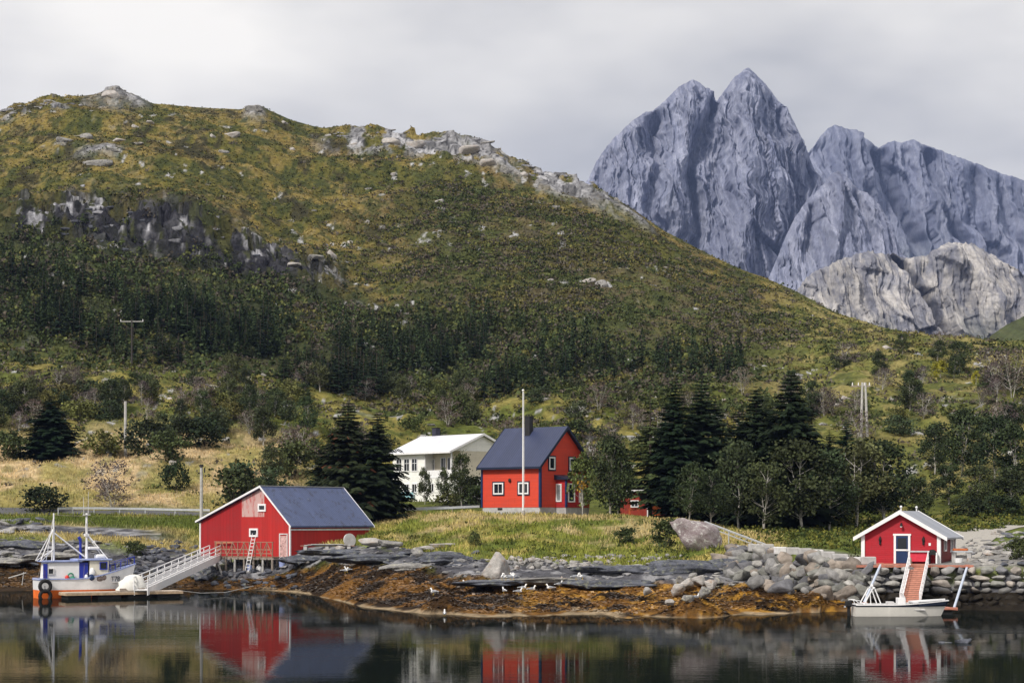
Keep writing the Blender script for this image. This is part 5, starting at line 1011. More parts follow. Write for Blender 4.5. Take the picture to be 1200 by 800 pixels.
# ================================================================ white house
Hw = Frame('house', 'two storey white house with pale roof and balcony behind the trees', 'house', -14.58, 243.25, 8.3, 48)
W, L, P = 11.1, 9.5, Hw.t; he, hr, ya = 6.1, 8.05, 4.75; xr = Hw.fx(497)
m = MB(); m.box((W/2,L/2,1.45),(W,L,2.9)); m.build('wall', CREAM, P); m = MB(); m.box((xr/2,L/2,4.5),(xr,L-.01,3.2)); m.build('upper_wall', CREAM, P); m = MB(); m.box(((xr+W)/2+.002,L/2+.7,4.5),(W-xr,L-1.4,3.19)); m.build('recessed_wall', m_boards('warm_cream_boards',(.72,.66,.54),.18,'h',var=.04), P)
m = MB(); m.prism([(W-.01,-.0,6.1),(W-.01,L,6.1),(W-.01,ya,hr-.06)], (-W,0,0)); m.build('gable_wall', CREAM, P)
sl = (hr-he)/ya; r = MB(); ov = .6; og = .4; r.prism([(W+og,ya,hr),(W+og,-ov,he-sl*ov),(W+og,-ov,he-sl*ov+.16),(W+og,ya,hr+.18),(W+og,L+ov,he-sl*ov+.16),(W+og,L+ov,he-sl*ov)], (-W-2*og,0,0)); ro = r.build('roof', ROOF4, P)
b = MB(); b.box((W/2,-ov-.05,he-sl*ov+.05),(W+2*og,.10,.22)); xx = W+og
b.prism([(xx,ya,hr+.22),(xx,ya,hr-.06),(xx,-ov-.05,he-sl*(ov+.05)-.06),(xx,-ov-.05,he-sl*(ov+.05)+.2)], (.06,0,0)); b.prism([(xx,ya,hr+.22),(xx,L+ov+.05,he-sl*(ov+.05)+.2),(xx,L+ov+.05,he-sl*(ov+.05)-.06),(xx,ya,hr-.06)], (.06,0,0)); b.build('bargeboard', WHITE, ro)
c_ = MB(); c_.box((Hw.fx(511,ya+.3),ya+.3,8.5),(.7,.7,1.3)); ch = c_.build('chimney', m_plain('dark_chimney',(.03,.03,.05),.7), ro); c_ = MB(); c_.box((Hw.fx(511,ya+.3),ya+.3,9.2),(.82,.82,.1)); c_.build('cap', BLACK, ch)
for px in (468,477,486): window(P, (Hw.fx(px),0,4.55), 1.15, 1.6, 'f', WHITE, bars=1, hbar=1, fw=.1)
for px in (506,): window(P, (Hw.fx(px,1.4),1.4,4.5), 1.1, 1.5, 'f', WHITE, bars=1, hbar=1, fw=.1)
for px in (521,529): window(P, (Hw.fx(px,1.4)-.2,1.4,4.6), .9, 1.6, 'f', WHITE, bars=1, fw=.1)
for px in (477,486,506): window(P, (Hw.fx(px),0,1.75), 1.0, 1.1, 'f', WHITE, bars=1, fw=.1)
b = MB(); b.box(((xr+W)/2,.05,3.35),(W-xr+.1,.10,.95)); b.box(((xr+W)/2,.6,2.95),(W-xr+.1,1.3,.12)); b.box((W-.07,.75,3.35),(.10,1.3,.95)); ba = b.build('balcony', WHITE, P); b = MB(); [b.box((x,.08,4.9),(.16,.16,2.3)) for x in (xr+.1,W-.1)]; b.build('balcony_post', WHITE, ba)
b = MB(); b.box((W/2,-.02,.12),(W+.1,.06,.1)); b.box((W/2,-.03,-.4),(W+.06,.1,.8)); b.box((W+.03,L/2,-.4),(.1,L,.8)); b.build('plinth', CONC, P)
b = MB(); b.box((Hw.fx(480),-.35,.9),(2.2,.1,.7)); b.build('blue_shutter', m_plain('pale_turquoise',(.25,.45,.50),.6), P)

# ================================================================ small shed, poles, rails, walls
Sh = Frame('shed', 'small dark red shed with pale roof half hidden by the spruces', 'shed', (727-CX)/F*221, 221, 6.3, 12); W, L = 5.8, 4.2
m = MB(); m.prism([(0,0,0),(W,0,0),(W,0,3.0),(0,0,2.9)], (0,L,0)); m.build('wall', m_boards('rust_red_boards',(.30,.035,.02),.2,'v',worn=(.5,.12,.03)), Sh.t); m = MB(); m.prism([(-.4,-.5,3.02),(W+.4,-.5,3.12),(W+.4,-.5,3.30),(-.4,-.5,3.2)], (0,L+1,0)); ro = m.build('roof', WHITE, Sh.t)
m = MB(); m.box((4.1,-.04,1.0),(.9,.07,2.0)); dd = m.build('door', m_plain('orange_door',(.55,.13,.03),.6), Sh.t); m = MB(); m.box((4.4,-.09,1.0),(.05,.05,.12)); m.build('handle', BLACK, dd); window(Sh.t, (1.6,0,1.7), .9, .8, 'f', WHITE); m = MB(); m.box((3.1,-.42,1.5),(.12,.12,3.0)); m.build('porch_post', WHITE, Sh.t)

def pole(name, lb, px, py, top, r, mat, D=None, arm=0, cap=True):
    g = ground(px, py) if D is None else gD(px, D); h = zat(top, g.y)-g.z; t_ = thing(name, lb, 'utility pole', (g.x,g.y,g.z-.3)); m = MB(); m.tube((0,0,0),(0,0,h+.3),r*1.15,r*.85,9); m.build('pole', mat, t_)
    if cap: m = MB(); m.tube((0,0,h+.05),(0,0,h+.3),r*1.5,r*1.2,9); m.box((r*2,0,h-.3),(.12,.2,.5)); m.build('cap', BLACK, t_)
    if arm:
        m = MB(); m.box((0,0,h-.1),(arm,.12,.14)); a = m.build('crossarm', WOODP, t_); 
        for x in (-arm/2+.1,0,arm/2-.1): m = MB(); m.tube((x,0,h-.02),(x,0,h+.3),.07,.05); m.build('insulator', WHITE, a)
    return t_
pole('utility_pole', 'pale grey pole standing on the dry meadow edge at left', 147, 536, 470, .20, WOODP, cap=False)
pole('utility_pole', 'grey pole with black cap rising behind the left corner of the barn', 236, 0, 544, .17, WOODP, 212)
pole('utility_pole', 'dark pole with white crossarm against the young spruces', 154.5, 431, 374, .17, m_plain('dark_tarred_wood',(.045,.04,.038),.9), None, 4.2, False)
tw = ground(1012,513); t_ = thing('power_pylon', 'twin legged wooden pylon with crossarm on the right knoll', 'pylon', (tw.x,tw.y,tw.z-.3)); h = zat(448,tw.y)-tw.z
for x in (-.16,.24): m = MB(); m.tube((x*2.2,0,0),(x,0,h+.3),.20,.15,9); m.build('leg', WOODP, t_)
m = MB(); m.box((-.4,0,h-.2),(2.6,.14,.18)); m.beam((-.5,0,h-1.9),(.5,0,h-1.5),.1); m.build('crossarm', WOODG, t_)
for x in (-1.5,-.7,.1,.8): m = MB(); m.tube((x,0,h-.1),(x,0,h+.3),.08,.06); m.build('insulator', WHITE, t_)
def guard(lb, pts, hgt=.75):
    P_ = [gD(px, D) for px, D in pts]; t_ = thing('guardrail', lb, 'guardrail', P_[0]); O = P_[0]; m = MB()
    for a, b in zip(P_[:-1],P_[1:]): m.beam(a-O+Vector((0,0,hgt)), b-O+Vector((0,0,hgt)), .06, .24)
    m.build('beam', GREYL, t_)
    for a, b in zip(P_[:-1],P_[1:]):
        n_ = max(1,int((b-a).length/4))
        for k in range(n_): q = a.lerp(b,k/n_)-O; m = MB(); m.box(q+Vector((0,.08,hgt/2-.2)),(.10,.12,hgt+.5)); m.build('post', GREYL, t_)
    return t_
guard('long steel guardrail along the road behind the fishing boat', [(68,219),(85,220.5),(110,221),(140,221.5),(170,221.5),(205,221),(246,220.5)]); guard('short steel guardrail by the road below the white house', [(468,212),(500,212),(530,212),(562,212)])
RD = [gD(px, 224) for px in range(-400,565,15)]
def ribbon(name, lb, path_, wd, mat, off=.05):
    V = []; 
    for i, p in enumerate(path_):
        a = path_[max(0,i-1)]; b = path_[min(len(path_)-1,i+1)]; d = Vector(((b-a).x,(b-a).y,0)).normalized(); s_ = Vector((-d.y,d.x,0))
        for k in range(7): q = p+s_*wd*(k/6-.5); V.append((q.x,q.y,gz(q.x,q.y)+off))
    o = link(name, np_mesh(name, np.array(V), grid_faces(len(path_),7), mat, None, True)); return tag(o, lb, None, None, 'structure')
ribbon('road', 'grey asphalt road behind the guardrail', RD, 4.2, m_plain('asphalt',(.09,.09,.095),.9,.15,1), .10)
gp = [gD(px,D) for px,D in ((1108,150),(1116,160),(1124,170),(1136,182),(1148,194),(1166,202),(1190,206),(1230,208),(1300,210))]
gp2 = []
for a, b in zip(gp[:-1],gp[1:]): gp2 += [a.lerp(b,k/6) for k in range(6)]
ribbon('gravel_track', 'pale gravel track climbing from the quay to the right', gp2, 5.0, m_plain('pale_gravel',(.36,.34,.31),.95,.25,3,bump=.8), .06)

# --- rocks
def rock_mesh(seed, dims, mat, sub=3, block=4., cuts=17, rgh=.16, smooth=False):
    rng = np.random.default_rng(seed); bm = bmesh.new(); bmesh.ops.create_icosphere(bm, subdivisions=sub, radius=1)
    V = np.array([v.co[:] for v in bm.verts]); Fq = np.array([[v.index for v in f.verts] for f in bm.faces]); bm.free()
    V /= ((np.abs(V)**block).sum(1)**(1/block))[:,None]
    for _ in range(cuts):
        n_ = rng.normal(size=3); n_ /= np.linalg.norm(n_); d = .50+.34*rng.random(); e = V@n_-d; V -= np.where(e > 0, e, 0)[:,None]*n_*.93
    if block == 2.6 and sub == 4 and cuts == 17: V[:,2] += .16*(ridged(V[:,0]*.8+seed, V[:,2]*4+V[:,1]*2.5, 4, seed)-.5)*(1-V[:,2]**2); V[:,1] *= 1+.25*(ridged(V[:,2]*5, V[:,0]*1.3, 3, seed+1)-.5)
    V *= (1+rgh*(fbm(V[:,0]*1.7+seed, V[:,1]*1.7+V[:,2]*2.1, 4, seed)-.5)*2)[:,None]
    return V*np.array(dims)/2, Fq
RK = m_rock('grey_lichen_rock', (.11,.105,.105), (.37,.36,.355), (.45,.44,.36)); RKL = m_rock('pale_rock_face', (.26,.25,.24), (.55,.52,.50), (.38,.28,.22)); RKC = m_rock('crag_rock', (.10,.10,.115), (.34,.34,.37), (.035,.035,.045)); RKD = m_rock('dark_slab_rock', (.030,.034,.045), (.16,.17,.21), (.22,.23,.18)); RKP = m_rock('purple_lichen_rock', (.17,.12,.13), (.40,.36,.37), (.62,.62,.60), scale=.9)
def rockset(mat, n_, seed, dims, **kw):
    out = []
    for k in range(n_): V, Fq = rock_mesh(seed+k, dims, mat, **kw); out.append(np_mesh('rock', V, Fq, mat, None, kw.get('smooth',False)))
    return out
R_L = rockset(RKL, 5, 500, (1,.8,.62)); R_G = rockset(RK, 5, 520, (1,.8,.60)); R_D = rockset(RKD, 5, 540, (1,.75,.5)); R_C = rockset(RKC, 6, 620, (1,.8,.75), block=6.); SLAB = rockset(RKD, 5, 560, (1,.5,.28), sub=4, block=2.6, rgh=.3); SLABG = rockset(RK, 3, 570, (1,.6,.25), sub=4, block=2.6, rgh=.25)
def rock(me, p, s, lb, group=None, sc=(1,1,1), rz=None, sink=.25, tilt=.0):
    o = link('rock', me, None, (p.x,p.y,p.z+s*sc[2]*(.3-sink)), random.random()*6.28 if rz is None else rz, (s*sc[0],s*sc[1],s*sc[2])); o.rotation_euler.x = random.uniform(-tilt,tilt); o.rotation_euler.y = random.uniform(-tilt,tilt)
    return tag(o, lb, 'rock', group)
def field(n_, zone_fn, pxr, pyr, meshes, sr_, lb, group, tilt=.4, sc=(1,1,1), own=.42):
    k = 0; t_ = 0; n_ = int(n_*1.5); own *= .66
    while k < n_ and t_ < n_*30:
        t_ += 1; px = random.uniform(*pxr); lo, hi = pyr(px); py = random.uniform(lo,hi)
        if not zone_fn(px,py): continue
        if k < n_*own: rock(random.choice(meshes), ground(px,py), (sr_[0]*.3+sr_[1]*.7)*random.uniform(.8,1.25), lb, group, sc, tilt=tilt)
        else: rubble(random.choice(meshes), ground(px,py), random.uniform(sr_[0],sr_[1]*.9)*random.uniform(.6,1.1), sc)
        k += 1
yes = lambda a,b: True
RUB = []
RUBSRC = {id(me): (np.array([v.co[:] for v in me.vertices]), np.array([p.vertices[:] for p in me.polygons])) for me in R_L+R_G+R_D+R_C}
def rubble(me, p, s, sc=(1,1,1), sink=.25, rz=None):
    V, Fq = RUBSRC[id(me)]; a = random.random()*6.283 if rz is None else rz; V = V*np.array(sc)*s; b_ = random.uniform(-.4,.4); V = np.stack([V[:,0],V[:,1]*math.cos(b_)-V[:,2]*math.sin(b_),V[:,1]*math.sin(b_)+V[:,2]*math.cos(b_)],1)
    V = np.stack([V[:,0]*math.cos(a)-V[:,1]*math.sin(a),V[:,0]*math.sin(a)+V[:,1]*math.cos(a),V[:,2]],1)+np.array([p.x,p.y,p.z+s*sc[2]*(.3-sink)])
    base = np.array((.30,.29,.28) if me in R_L else (.22,.215,.22) if me in R_G else (.19,.19,.21) if me in R_C else (.075,.08,.10)); RUB.append((V,Fq,base*random.uniform(.7,1.3)))
field(105, yes, (118,250), lambda p: (max(636,676-(p-100)*.45), 668+min(12,(p-118)*.25)), R_D, (.6,1.3), 'dark blue grey boulder in the breakwater between fishing boat and barn', 'boulders of the dark breakwater beside the barn')
field(70, yes, (-60,118), lambda p: (636,664), R_D+R_G, (.6,1.4), 'grey boulder on the shore bank behind the fishing boat', 'boulders on the bank behind the fishing boat', sc=(1.2,1,.7))
field(26, yes, (-40,60), lambda p: (610,624), R_D+R_G, (.9,2.0), 'grey boulder below the road at the far left', 'boulders below the road at the far left', sc=(1.4,1,.6))
field(70, yes, (597,692), lambda p: (653,668), R_L+R_G, (.45,.95), 'pale angular stone in the heap right of the pyramid rock', 'stones heaped at the foot of the grassy bank')
field(44, yes, (690,800), lambda p: (652,660), R_L+R_G, (.3,.8), 'small pale stone along the foot of the bank', 'small stones along the foot of the bank')
field(40, yes, (440,560), lambda p: (648,664), R_G+R_D, (.5,1.2), 'grey flat stone on the upper shore below the knoll', 'flat stones on the upper shore', sc=(1.5,1,.45))
field(60, yes, (250,350), lambda p: (650,690), R_D, (.4,1.1), 'dark wet stone among the piles under the barn deck', 'stones under the barn deck')
field(100, yes, (1118,1260), lambda p: (624+max(0,(1165-p))*.35, 662), R_G+R_L+R_D, (.6,1.3), 'angular grey stone of the riprap slope right of the boathouse', 'stones of the riprap slope at right', sc=(1.2,1,.7))
# slab ledges: px, py, length m, label
for k, (px, py, ln, w_, h_, lb, me, rz) in enumerate([
 (395,652,8,3.2,1.2,'long dark layered rock ledge just below the barn',SLAB[0],.1),(440,660,9,3,1.3,'long dark rock ledge below the flat stone slabs',SLAB[1],.05),(478,668,7,3.2,1.6,'rounded pale topped ledge left of the pyramid rock',SLABG[0],.1),
 (520,660,7,2.6,1.1,'low dark layered ledge under the knoll',SLAB[2],-.05),(352,660,6,3,1.3,'black blue ledge at the foot of the barn wall',SLAB[3],.15),(640,688,11,3.6,1.1,'long smooth ledge with pale top behind the gulls',SLABG[1],.03),(705,692,9,3,1.0,'smooth blue grey ledge right of the gulls',SLAB[4],-.03),
 (575,692,6,2.6,.8,'low dark ledge where the left gulls stand',SLAB[1],.1),(730,672,9,3.0,1.3,'long blue grey slab below the bank shrubs',SLAB[0],-.04),(800,670,10,3.2,1.5,'long layered slab running towards the stone quay',SLAB[2],.02),(850,664,6,3,1.5,'dark slab end beside the stone quay foot',SLAB[3],.1),
 (20,640,9,3,1.6,'dark layered outcrop at the left edge below the road',SLAB[0],.0),(8,662,8,3,1.0,'flat grey ledge at the left edge above the mud',SLABG[2],.0),(60,656,8,2.6,1.1,'grey ledge behind the aft mast',SLABG[0],.05)]):
    g = ground(px,py); rock(me, g, 1, lb, None, (ln,w_*2,h_*3.2), rz, sink=.18*h_/1)
bl = ground(818,650); V, Fq = rock_mesh(900,(1,1,1),RKP,4,2.6,12,.2); Vx = V*np.array((3.7,3.0,4.0)); Vx[:,0] *= (1+.10*Vx[:,2]); Vx[:,0] -= Vx[:,2]*.48; o = link('boulder', np_mesh('boulder', Vx, Fq, RKP), None, (bl.x+.1,bl.y+1.2,bl.z+1.5), 0); tag(o, 'huge leaning purple grey boulder covered in white lichen', 'boulder')
py_ = ground(583,678); rng_ = np.random.default_rng(8); V, Fq = rock_mesh(905,(1,1,1),RKL,4,2.2,3,.12); tz = (V[:,2]+.5); V[:,:2] *= (1.08-.93*np.clip(tz,0,1))[:,None]*1.45; e = V[:,0]*.8-V[:,1]*.6-.25; V[:,0] -= np.where(e>0,e,0)*.8; V[:,1] += np.where(e>0,e,0)*.6; o = link('boulder', np_mesh('boulder', V*np.array((2.5,2.4,2.35)), Fq, RKL), None, (py_.x,py_.y+.8,py_.z+.85), .3); tag(o, 'pale pyramid shaped rock standing on the shore', 'boulder')
for k, (px, py, s_, lb) in enumerate([(793,700,1.5,'large pale rock at the left of the islet heap'),(806,694,1.6,'round greenish rock in the middle of the islet heap'),(786,712,1.1,'pale low rock at the foot of the islet heap'),(818,688,1.5,'grey rock near the top of the islet heap'),(832,692,1.3,'grey rock on the right of the islet heap'),(826,704,1.3,'flat pale rock at the right foot of the islet heap'),(806,710,1.1,'pale wedge rock low in the islet heap'),(840,686,1.0,'small grey rock at the right top of the islet heap'),(798,686,1.2,'rough grey rock at the left top of the islet heap'),(812,680,1.1,'topmost grey rock of the islet heap'),(758,699,1.1,'pale low rock alone left of the islet heap')]):
    rock((R_L+R_G)[k%10], ground(px,py), s_*.92, lb, None, (1,1,1.1), sink=.0, tilt=.3)
rr = Vector(((1128-CX)/F*101,101,0)); rock(R_D[1], rr, 1.7, 'dark low rock awash in front of the quay at right', None, (1.2,.8,.5), sink=.3); rr = Vector(((1106-CX)/F*100.5,100.5,0)); rock(R_D[3], rr, .8, 'small dark rock just breaking the water beside the larger one', None, (1.2,.8,.4), sink=.3)
for px, py, s_, sc_, lb in [(438,640,2.0,(1.4,1,.75),'pale flat topped stone block right of the barn'),(456,641,1.9,(1.4,1,.75),'grey flat topped stone block right of the pale one'),(500,646,2.2,(1.5,1,.5),'flat layered stone on the knoll slope'),(520,641,2.0,(1.5,1,.4),'thin flat stone on top of the knoll slope pile'),(489,652,1.6,(1,.8,1.0),'upright grey stone at the left end of the knoll slope pile'),(527,650,1.5,(1.4,1,.5),'low flat stone below the knoll slope pile'),(383,648,1.4,(1,1,.8),'white painted stone by the barn wall'),(398,645,1.2,(1,1,.8),'small white stone by the barn wall'),(356,662,1.4,(1,1,.8),'pale stone under the barn corner'),(265,545-24,1.9,(1,1,1),'pale boulder on the meadow above the barn'),(202,545,1.2,(1,1,1),'small pale boulder on the meadow left of the grey pole')]:
    rock(random.choice(R_L+R_G), ground(px,py), s_, lb, None, sc_, sink=.1)
gw = thing('grindstone', 'grey round grindstone leaning on the barn side wall', 'grindstone', ground(409,640)); m = MB(); m.tube((0,0,.55),(.12,-.16,.58),.62,.62,18); m.build('wheel', CONC, gw); m = MB(); m.box((0,.1,.1),(.5,.4,.4)); m.build('stand', WOODG, gw)
pb = thing('plank_pile', 'pale planks laid on stones beside the barn wall', 'plank pile', ground(384,645)); [MB().box((0,-.2*k,.45+.05*k),(5.0-.7*k,.3,.07)).build('plank', WOODP if k else WOODT, pb) for k in range(4)]; [MB().box((x,-.3,.18),(.3,.9,.45)).build('bearer', CONC, pb) for x in (-2,0,2)]
# hillside boulders: px, py, width px
HB = [(115,192,54,.35),(75,165,22,.5),(101,161,20,.55),(140,166,26,.3),(160,170,18,.3),(130,176,26,.25),(132,115,30,.55),(298,129,26,.6),(272,160,22,.6),(249,162,9,.9),(262,180,14,.7),(176,146,14,.5),(158,150,14,.7),(333,145,10,.8),(343,176,8,.8),(385,160,12,.5),(460,168,26,.5),(487,170,26,.5),(515,238,12,1.0),(517,247,12,.8),(415,170,10,.8),(460,205,10,.8),(432,222,12,.7),(448,230,12,.6),(615,205,12,.7),(633,213,14,.9),(652,244,14,.5),(690,205,22,.6),(705,222,20,.8),(722,236,12,.7),(572,192,30,.6),(595,202,22,.8),(550,178,40,.45),(388,300,14,1.2),(410,285,10,1.),(430,260,8,1.),(645,330,9,.6),(345,312,26,.4),(370,312,20,.4),(640,470,14,.5),(735,462,14,.5),(725,455,12,.6),(668,486,20,.4),(690,490,14,.5),(860,478,26,.45),(845,492,20,.5),(850,470,14,.5),(1040,408,16,.5),(990,468,14,.7),(980,475,10,.7),(1156,443,12,.5),(308,440,9,.6),(265,452,10,.4),(205,440,8,.6),(350,446,12,.4),(200,468,9,.6),(96,422,6,.6),(243,452,8,.4),(505,500,14,.4),(720,506,12,.5)]
for px, py, wpx, fl_ in HB:
    g = ground(px,py); s_ = wpx*g.y/F; rock(random.choice(R_G+R_L), g, s_, 'grey boulder scattered on the heathy hillside', 'boulders scattered over the hillside', (1,.8,fl_*1.5), random.uniform(-.3,.3), sink=.32, tilt=.15)
# crag blocks: broken rock faces in the band across the upper left hill
for k in range(34):
    px = random.gauss(random.choice((75,110,150,215,255,300,345,400,140,90)),15); py = (265+(px-150)*.10)+random.gauss(0,14)*(1.25 if px < 330 else .9)
    g = ground(px,py); s_ = random.uniform(1.5,3.2)*(.8 if px > 260 else 1)
    if True: rubble(random.choice(R_C+R_D), g, s_*.75, (random.uniform(.8,1.8),.5,random.uniform(.6,1.1)), .38, random.uniform(-.3,.3)); continue
for k in range(80):
    px = random.choice((random.uniform(385,620),random.uniform(600,735),random.uniform(0,100))); i = int(np.argmin(np.abs(px_c-px))); py = SY[:,i][(TS[:,i]>10)&(TS[:,i]<=14.1)].min()+random.uniform(1,13)*(1 if px < 640 else .8); g = ground(px,py)
    if k >= 16: rubble(random.choice(R_G+R_C), g, random.uniform(1.,2.6), (1.5,.8,.7), .5); continue
    rock(random.choice(R_G+R_C), g, random.uniform(2.,4.5), 'weathered grey rock along the crest of the hill', 'rocks along the crest of the hill', (1.6,.8,.6), random.uniform(-.4,.4), sink=.45, tilt=.2)

# loose small stone over the rocky shore, one mass
for _ in range(1000):
    px = random.uniform(-60,870); i = int(np.argmin(np.abs(px_c-px))); t_ = random.uniform(1.2,3.0); D_ = np.interp(t_,TS[:,i],TD[:,i]); p = gD(px,D_)
    if p.z < .1 or random.random() < .35*(vnoise(px/12,t_*3,5) > .55): continue
    rubble(random.choice(R_D+R_G+(R_L if px > 560 else R_G)), p, random.uniform(.18,.6)*random.choice((1,1,1.6)), (1.4,1,.6))
V, Fq, Cl = merge(RUB); tag(link('rubble', np_mesh('rubble', V, Fq, m_attr('rubble_stone',.9,1.6,.45,5,.8,.12,.2), Cl)), 'loose broken stone on the shore, in the crag and along the crest', None, None, 'stuff')
# --- dry stone quay of big fitted boulders
rngq = np.random.default_rng(44); parts_ = []
def face(px):  # foot distance and top height of the quay wall in column px
    c = int(np.argmin(np.abs(px_c-px))); col = TS[:,c]; D2 = np.interp(2.,col,TD[:,c]); D3 = np.interp(3.,col,TD[:,c]); return D2, D3, np.interp(3.,col,TZ[:,c])
zc = -.35; course = 0
while zc < 4.4:
    hc = rngq.uniform(.36,.66); px = 846.+rngq.uniform(0,10)
    while px < 1440:
        D2, D3, zt = face(px); wdt = rngq.uniform(.45,1.6)*(.85 if zc < 1 else 1); px2 = px+wdt*F/D2
        if zc+hc*.55 < zt-.02 and (px > 868 or zc > 1.4):
            t_ = min(1,max(0,(zc-1.)/max(.5,zt-1.))); foot = np.interp(1.,TS[:,int(np.argmin(np.abs(px_c-px)))],TD[:,int(np.argmin(np.abs(px_c-px)))])
            Df = (foot*(1-min(1,max(0,zc/1.)))+D2*min(1,max(0,zc/1.)))*(1-t_)+D3*t_-.25; V, Fq = rock_mesh(int(rngq.integers(1,9999)),(1,1,1),None,3,6.,24,.06)
            V = V*np.array((wdt*1.16,1.0,hc*1.28))*(.85+.3*rngq.random()); a = rngq.normal()*.22; V = np.stack([V[:,0]*math.cos(a)-V[:,2]*math.sin(a),V[:,1],V[:,0]*math.sin(a)+V[:,2]*math.cos(a)],1)
            xw = ((px+px2)/2-CX)/F*Df; V = V+np.array([xw,Df+rngq.normal()*.10,zc+hc/2])
            cc_ = np.array([(.27,.265,.265),(.36,.35,.335),(.17,.17,.185),(.29,.26,.235),(.23,.23,.215)][int(rngq.integers(0,5))])*(.8+.4*rngq.random()); zz = V[:,2][:,None]; wet = np.clip((zz-(1.15 if px > 1000 else .9)+rngq.normal()*.12)/.45,0,1)
            parts_.append((V, Fq, cc_*wet+np.array((.022,.018,.014))*(1-wet)))
        px = px2
    zc += hc; course += 1
for _ in range(150):
    px = rngq.uniform(846,1012); top_ = np.interp(px,[846,865,960,1012],[652,646,655,668]); py = rngq.uniform(top_, np.interp(px,[846,900,960,1012],[672,694,700,704])); g = ground(px,py); s_ = rngq.uniform(.6,1.9)
    V, Fq = rock_mesh(int(rngq.integers(1,9999)),(1,1,1),None,3,6.,24,.06); V = V*np.array((s_*1.2,s_*.9,s_*.75)); a = rngq.normal()*.3; V = np.stack([V[:,0]*math.cos(a)-V[:,2]*math.sin(a),V[:,1],V[:,0]*math.sin(a)+V[:,2]*math.cos(a)],1)+np.array([g.x,g.y,g.z+s_*.12])
    cc_ = np.array([(.26,.255,.255),(.37,.36,.345),(.14,.14,.155),(.31,.265,.23),(.22,.22,.205)][int(rngq.integers(0,5))])*(.62+.38*rngq.random()); parts_.append((V,Fq,cc_*np.ones((len(V),3))))
V, Fq, Cl = merge(parts_); qw = link('quay_wall', np_mesh('quay_wall', V, Fq, m_attr('quay_stone',.85,1.6,.45,5,.8,.10,.25), Cl)); tag(qw, 'dry stone quay wall of big pale boulders, dark below the tide line', 'quay wall')
m = MB(); A = at(1003,139.1,2.98); Bq = at(1140,139.1,2.98); m.beam(A,Bq,.5,.16); kb = m.build('kerb_beam', WOODR); kb.name = 'quay_edge_beam'; tag(kb, 'reddish timber beam along the quay edge under the boathouse', 'beam')
for k, (px, py, lb) in enumerate([(868,650,'first pale concrete block at the left end of the quay top'),(884,651,'second concrete block from the left on the quay top'),(899,651,'third concrete block from the left, darker and cracked'),(914,652,'fourth concrete block, grey and taller than its neighbours'),(929,653,'fifth concrete block in the row on the quay top'),(943,654,'sixth concrete block in the row on the quay top'),(957,656,'last pale block of the upper row on the quay'),(970,661,'small grey block where the upper row drops'),(984,662,'wide grey block left of the boathouse'),(1001,662,'wide grey block touching the boathouse corner'),(1017,661,'pale block half in front of the boathouse')]):
    D2, D3, zt = face(px); zt = zat(py,D3); o = MB().box((0,0,.28),(.92,.7,.56)).build('concrete_block', CONC if k % 3 else WHITEW, None, bevel=.06); o.location = ((px-CX)/F*(D3+.35), D3+.35, max(zt-.02,gz((px-CX)/F*(D3+.35),D3+.35)-.05)); o.rotation_euler.z = random.uniform(-.08,.08); o.scale = (1+.15*(px>975),1,1); tag(o, lb, 'concrete block', 'concrete blocks along the quay')
A = gD(822,178); g0 = at(826,172,zat(611,172)); g1 = at(903,160,zat(640,160)); t_ = thing('metal_ramp', 'pale aluminium ramp rail sloping from behind the big boulder to the quay', 'ramp', g1); d = g0-g1; m = MB(); m.beam((0,0,0),d,.14,.12); m.beam((0,0,-.35),d-Vector((0,0,.35)),.07,.07); m.build('rail', GREYL, t_); m = MB(); [m.beam(d*k/12,d*(k+.5)/12-Vector((0,0,.35)),.05) for k in range(12)]; m.build('lattice', GREYL, t_); m = MB(); m.tube(d*.18,d*.15+Vector((0,0,-1.2)),.05); m.tube(d*.62,d*.62+Vector((0,0,-1.6)),.05); m.build('support', GREYL, t_); m = MB(); m.box((.2,0,-.15),(.9,.5,.3)); m.build('foot', WHITE, t_)

# ================================================================ gulls
def gull_mesh():
    bm = bmesh.new(); bmesh.ops.create_uvsphere(bm, u_segments=14, v_segments=10, radius=1)
    for v in bm.verts:
        x, y, z = v.co; w_ = 1-.55*max(0,-x)**1.2; v.co = Vector((x*.27, y*.105*w_, z*.105*w_+.27-.03*x*abs(x)))
    me = bpy.data.meshes.new('body'); bm.to_mesh(me); bm.free(); m = MB(); m.v = [v.co.copy() for v in me.vertices]; m.f = [tuple(p.vertices) for p in me.polygons]
    m.tube((.17,0,.30),(.235,0,.45),.065,.045,8); m.ball((.255,0,.475),.062,(1.15,.9,.95),10,7); m.prism([(-.22,-.04,.27),(-.22,.04,.27),(-.40,.055,.24),(-.40,-.055,.24)], (0,0,.02)); return m
GW = m_plain('white_plumage',(.82,.82,.83),.8,.04,4); GG = m_plain('grey_wings',(.28,.30,.34),.8,.1,4)
proto = thing('gull', 'x', 'gull', (0,0,-50)); gull_mesh().build('body', GW, proto, True)
for sd_ in (-1,1):
    m = MB(); m.add([(.14,sd_*.098,.31),(.02,sd_*.118,.34),(-.22,sd_*.08,.33),(-.42,sd_*.03,.30),(-.2,sd_*.095,.25),(.05,sd_*.118,.24),(.14,sd_*.098,.31+.0),(.02,sd_*.06,.385)], [(0,1,7),(0,5,4,2,1),(2,4,3),(1,2,7)]); m.build('wing', GG, proto)
    m = MB(); m.tube((.02,sd_*.04,.18),(.03,sd_*.04,0),.012,.010,5); m.box((.05,sd_*.04,.008),(.07,.04,.012)); m.build('leg', YEL, proto)
m = MB(); m.tube((.30,0,.47),(.385,0,.455),.02,.006,6); m.build('beak', YEL, proto)
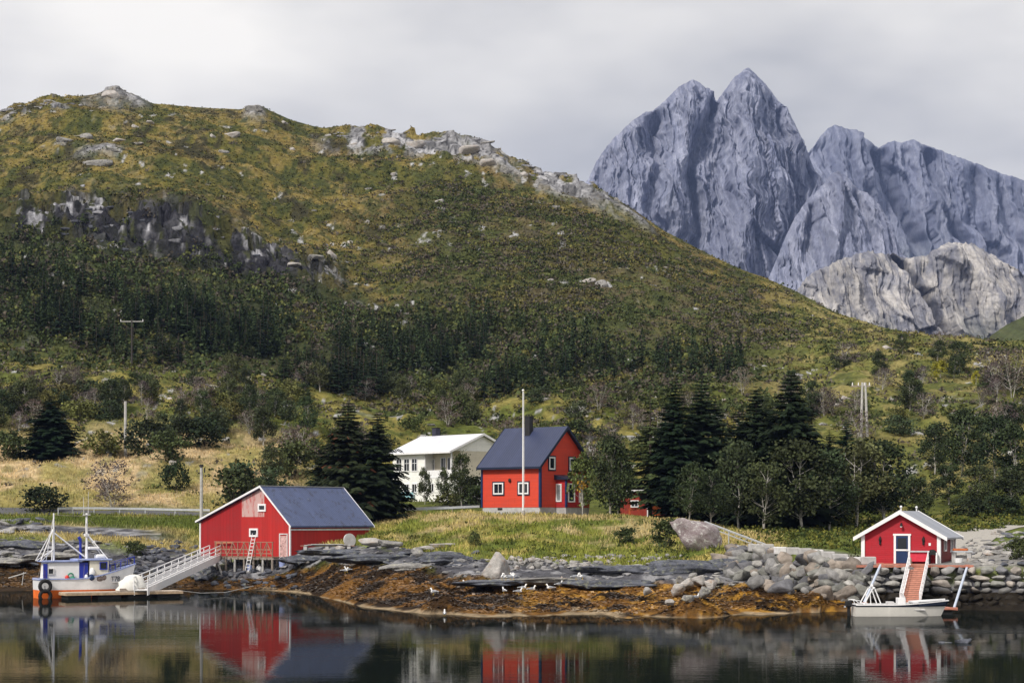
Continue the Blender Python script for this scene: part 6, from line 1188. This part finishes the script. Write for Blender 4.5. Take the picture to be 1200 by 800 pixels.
GL = [(404,671.5,'gull standing left of a pair on the weed below the barn',0),(407.5,671.5,'gull standing right of a pair on the weed below the barn',3),(508.5,697,'gull perched on the dark weed mound at the waterline',2.6),(547,690,'gull standing alone between the mound gull and the flock',2.9),
 (588.5,687.5,'leftmost gull of three upright ones on the ledge below the pyramid rock',1.4),(593,688,'middle gull of three upright ones on the ledge',4.),(597.5,688,'right gull of three upright ones on the ledge',.4),(591,695.5,'leftmost gull on the weed in front of the ledge trio',2.),(599,695,'gull on the weed just left of the raised gull',.5),(602.5,691,'upright gull raised above the weed right of the trio',3.3),(607.5,696.5,'low resting gull in the middle of the flock',0.2),(612.5,692.5,'resting gull on the right side of the flock',.1),(623,695,'single resting gull just right of the flock',.3),
 (645,692.5,'long low gull on orange weed between flock and right pair',3.1),(655,689.5,'gull with raised wings outline on the ledge rim',.5),(674.5,689.5,'left gull of the right hand pair on the ledge',.2),(683,686,'right gull of the right hand pair on the ledge',3.4),(815,677.5,'gull perched on top of the islet rock heap',.4),(521,720.5,'gull floating at the water edge below the weed mound',1.6)]
for k, (px, py, lb, rz) in enumerate(GL):
    o = copy_tree(proto); g = ground(px,py) if k < 17 else (at(px,129.5,zat(py,129.5)) if k == 17 else at(px,129,-.12)); dg = bpy.context.evaluated_depsgraph_get() if k == 0 else None
    o.location = (g.x,g.y,g.z+.02); o.rotation_euler.z = rz; o.scale = (1.,1.,1.); tag(o, lb, 'gull', 'white gulls on the weed covered shore')
def rm(o):
    for ch in list(o.children): rm(ch)
    bpy.data.objects.remove(o)
rm(proto)
# set each gull down on what is really under it: ground or rock
bpy.context.view_layer.update(); dg = bpy.context.evaluated_depsgraph_get()
for o in [o for o in COL.objects if o.name.startswith('gull') and o.parent is None][:18]:
    hit, loc, nrm, idx, ob, mt = SC.ray_cast(dg, Vector((o.location.x,o.location.y,o.location.z+3)), Vector((0,0,-1)))
    while hit and (ob.name.startswith('body') or ob.name.startswith('wing') or ob.name.startswith('seaweed') or ob.name.startswith('haze') or ob.name.startswith('beak')): hit, loc, nrm, idx, ob, mt = SC.ray_cast(dg, loc-Vector((0,0,.01)), Vector((0,0,-1)))
    if hit and loc.z > -.05: o.location.z = loc.z
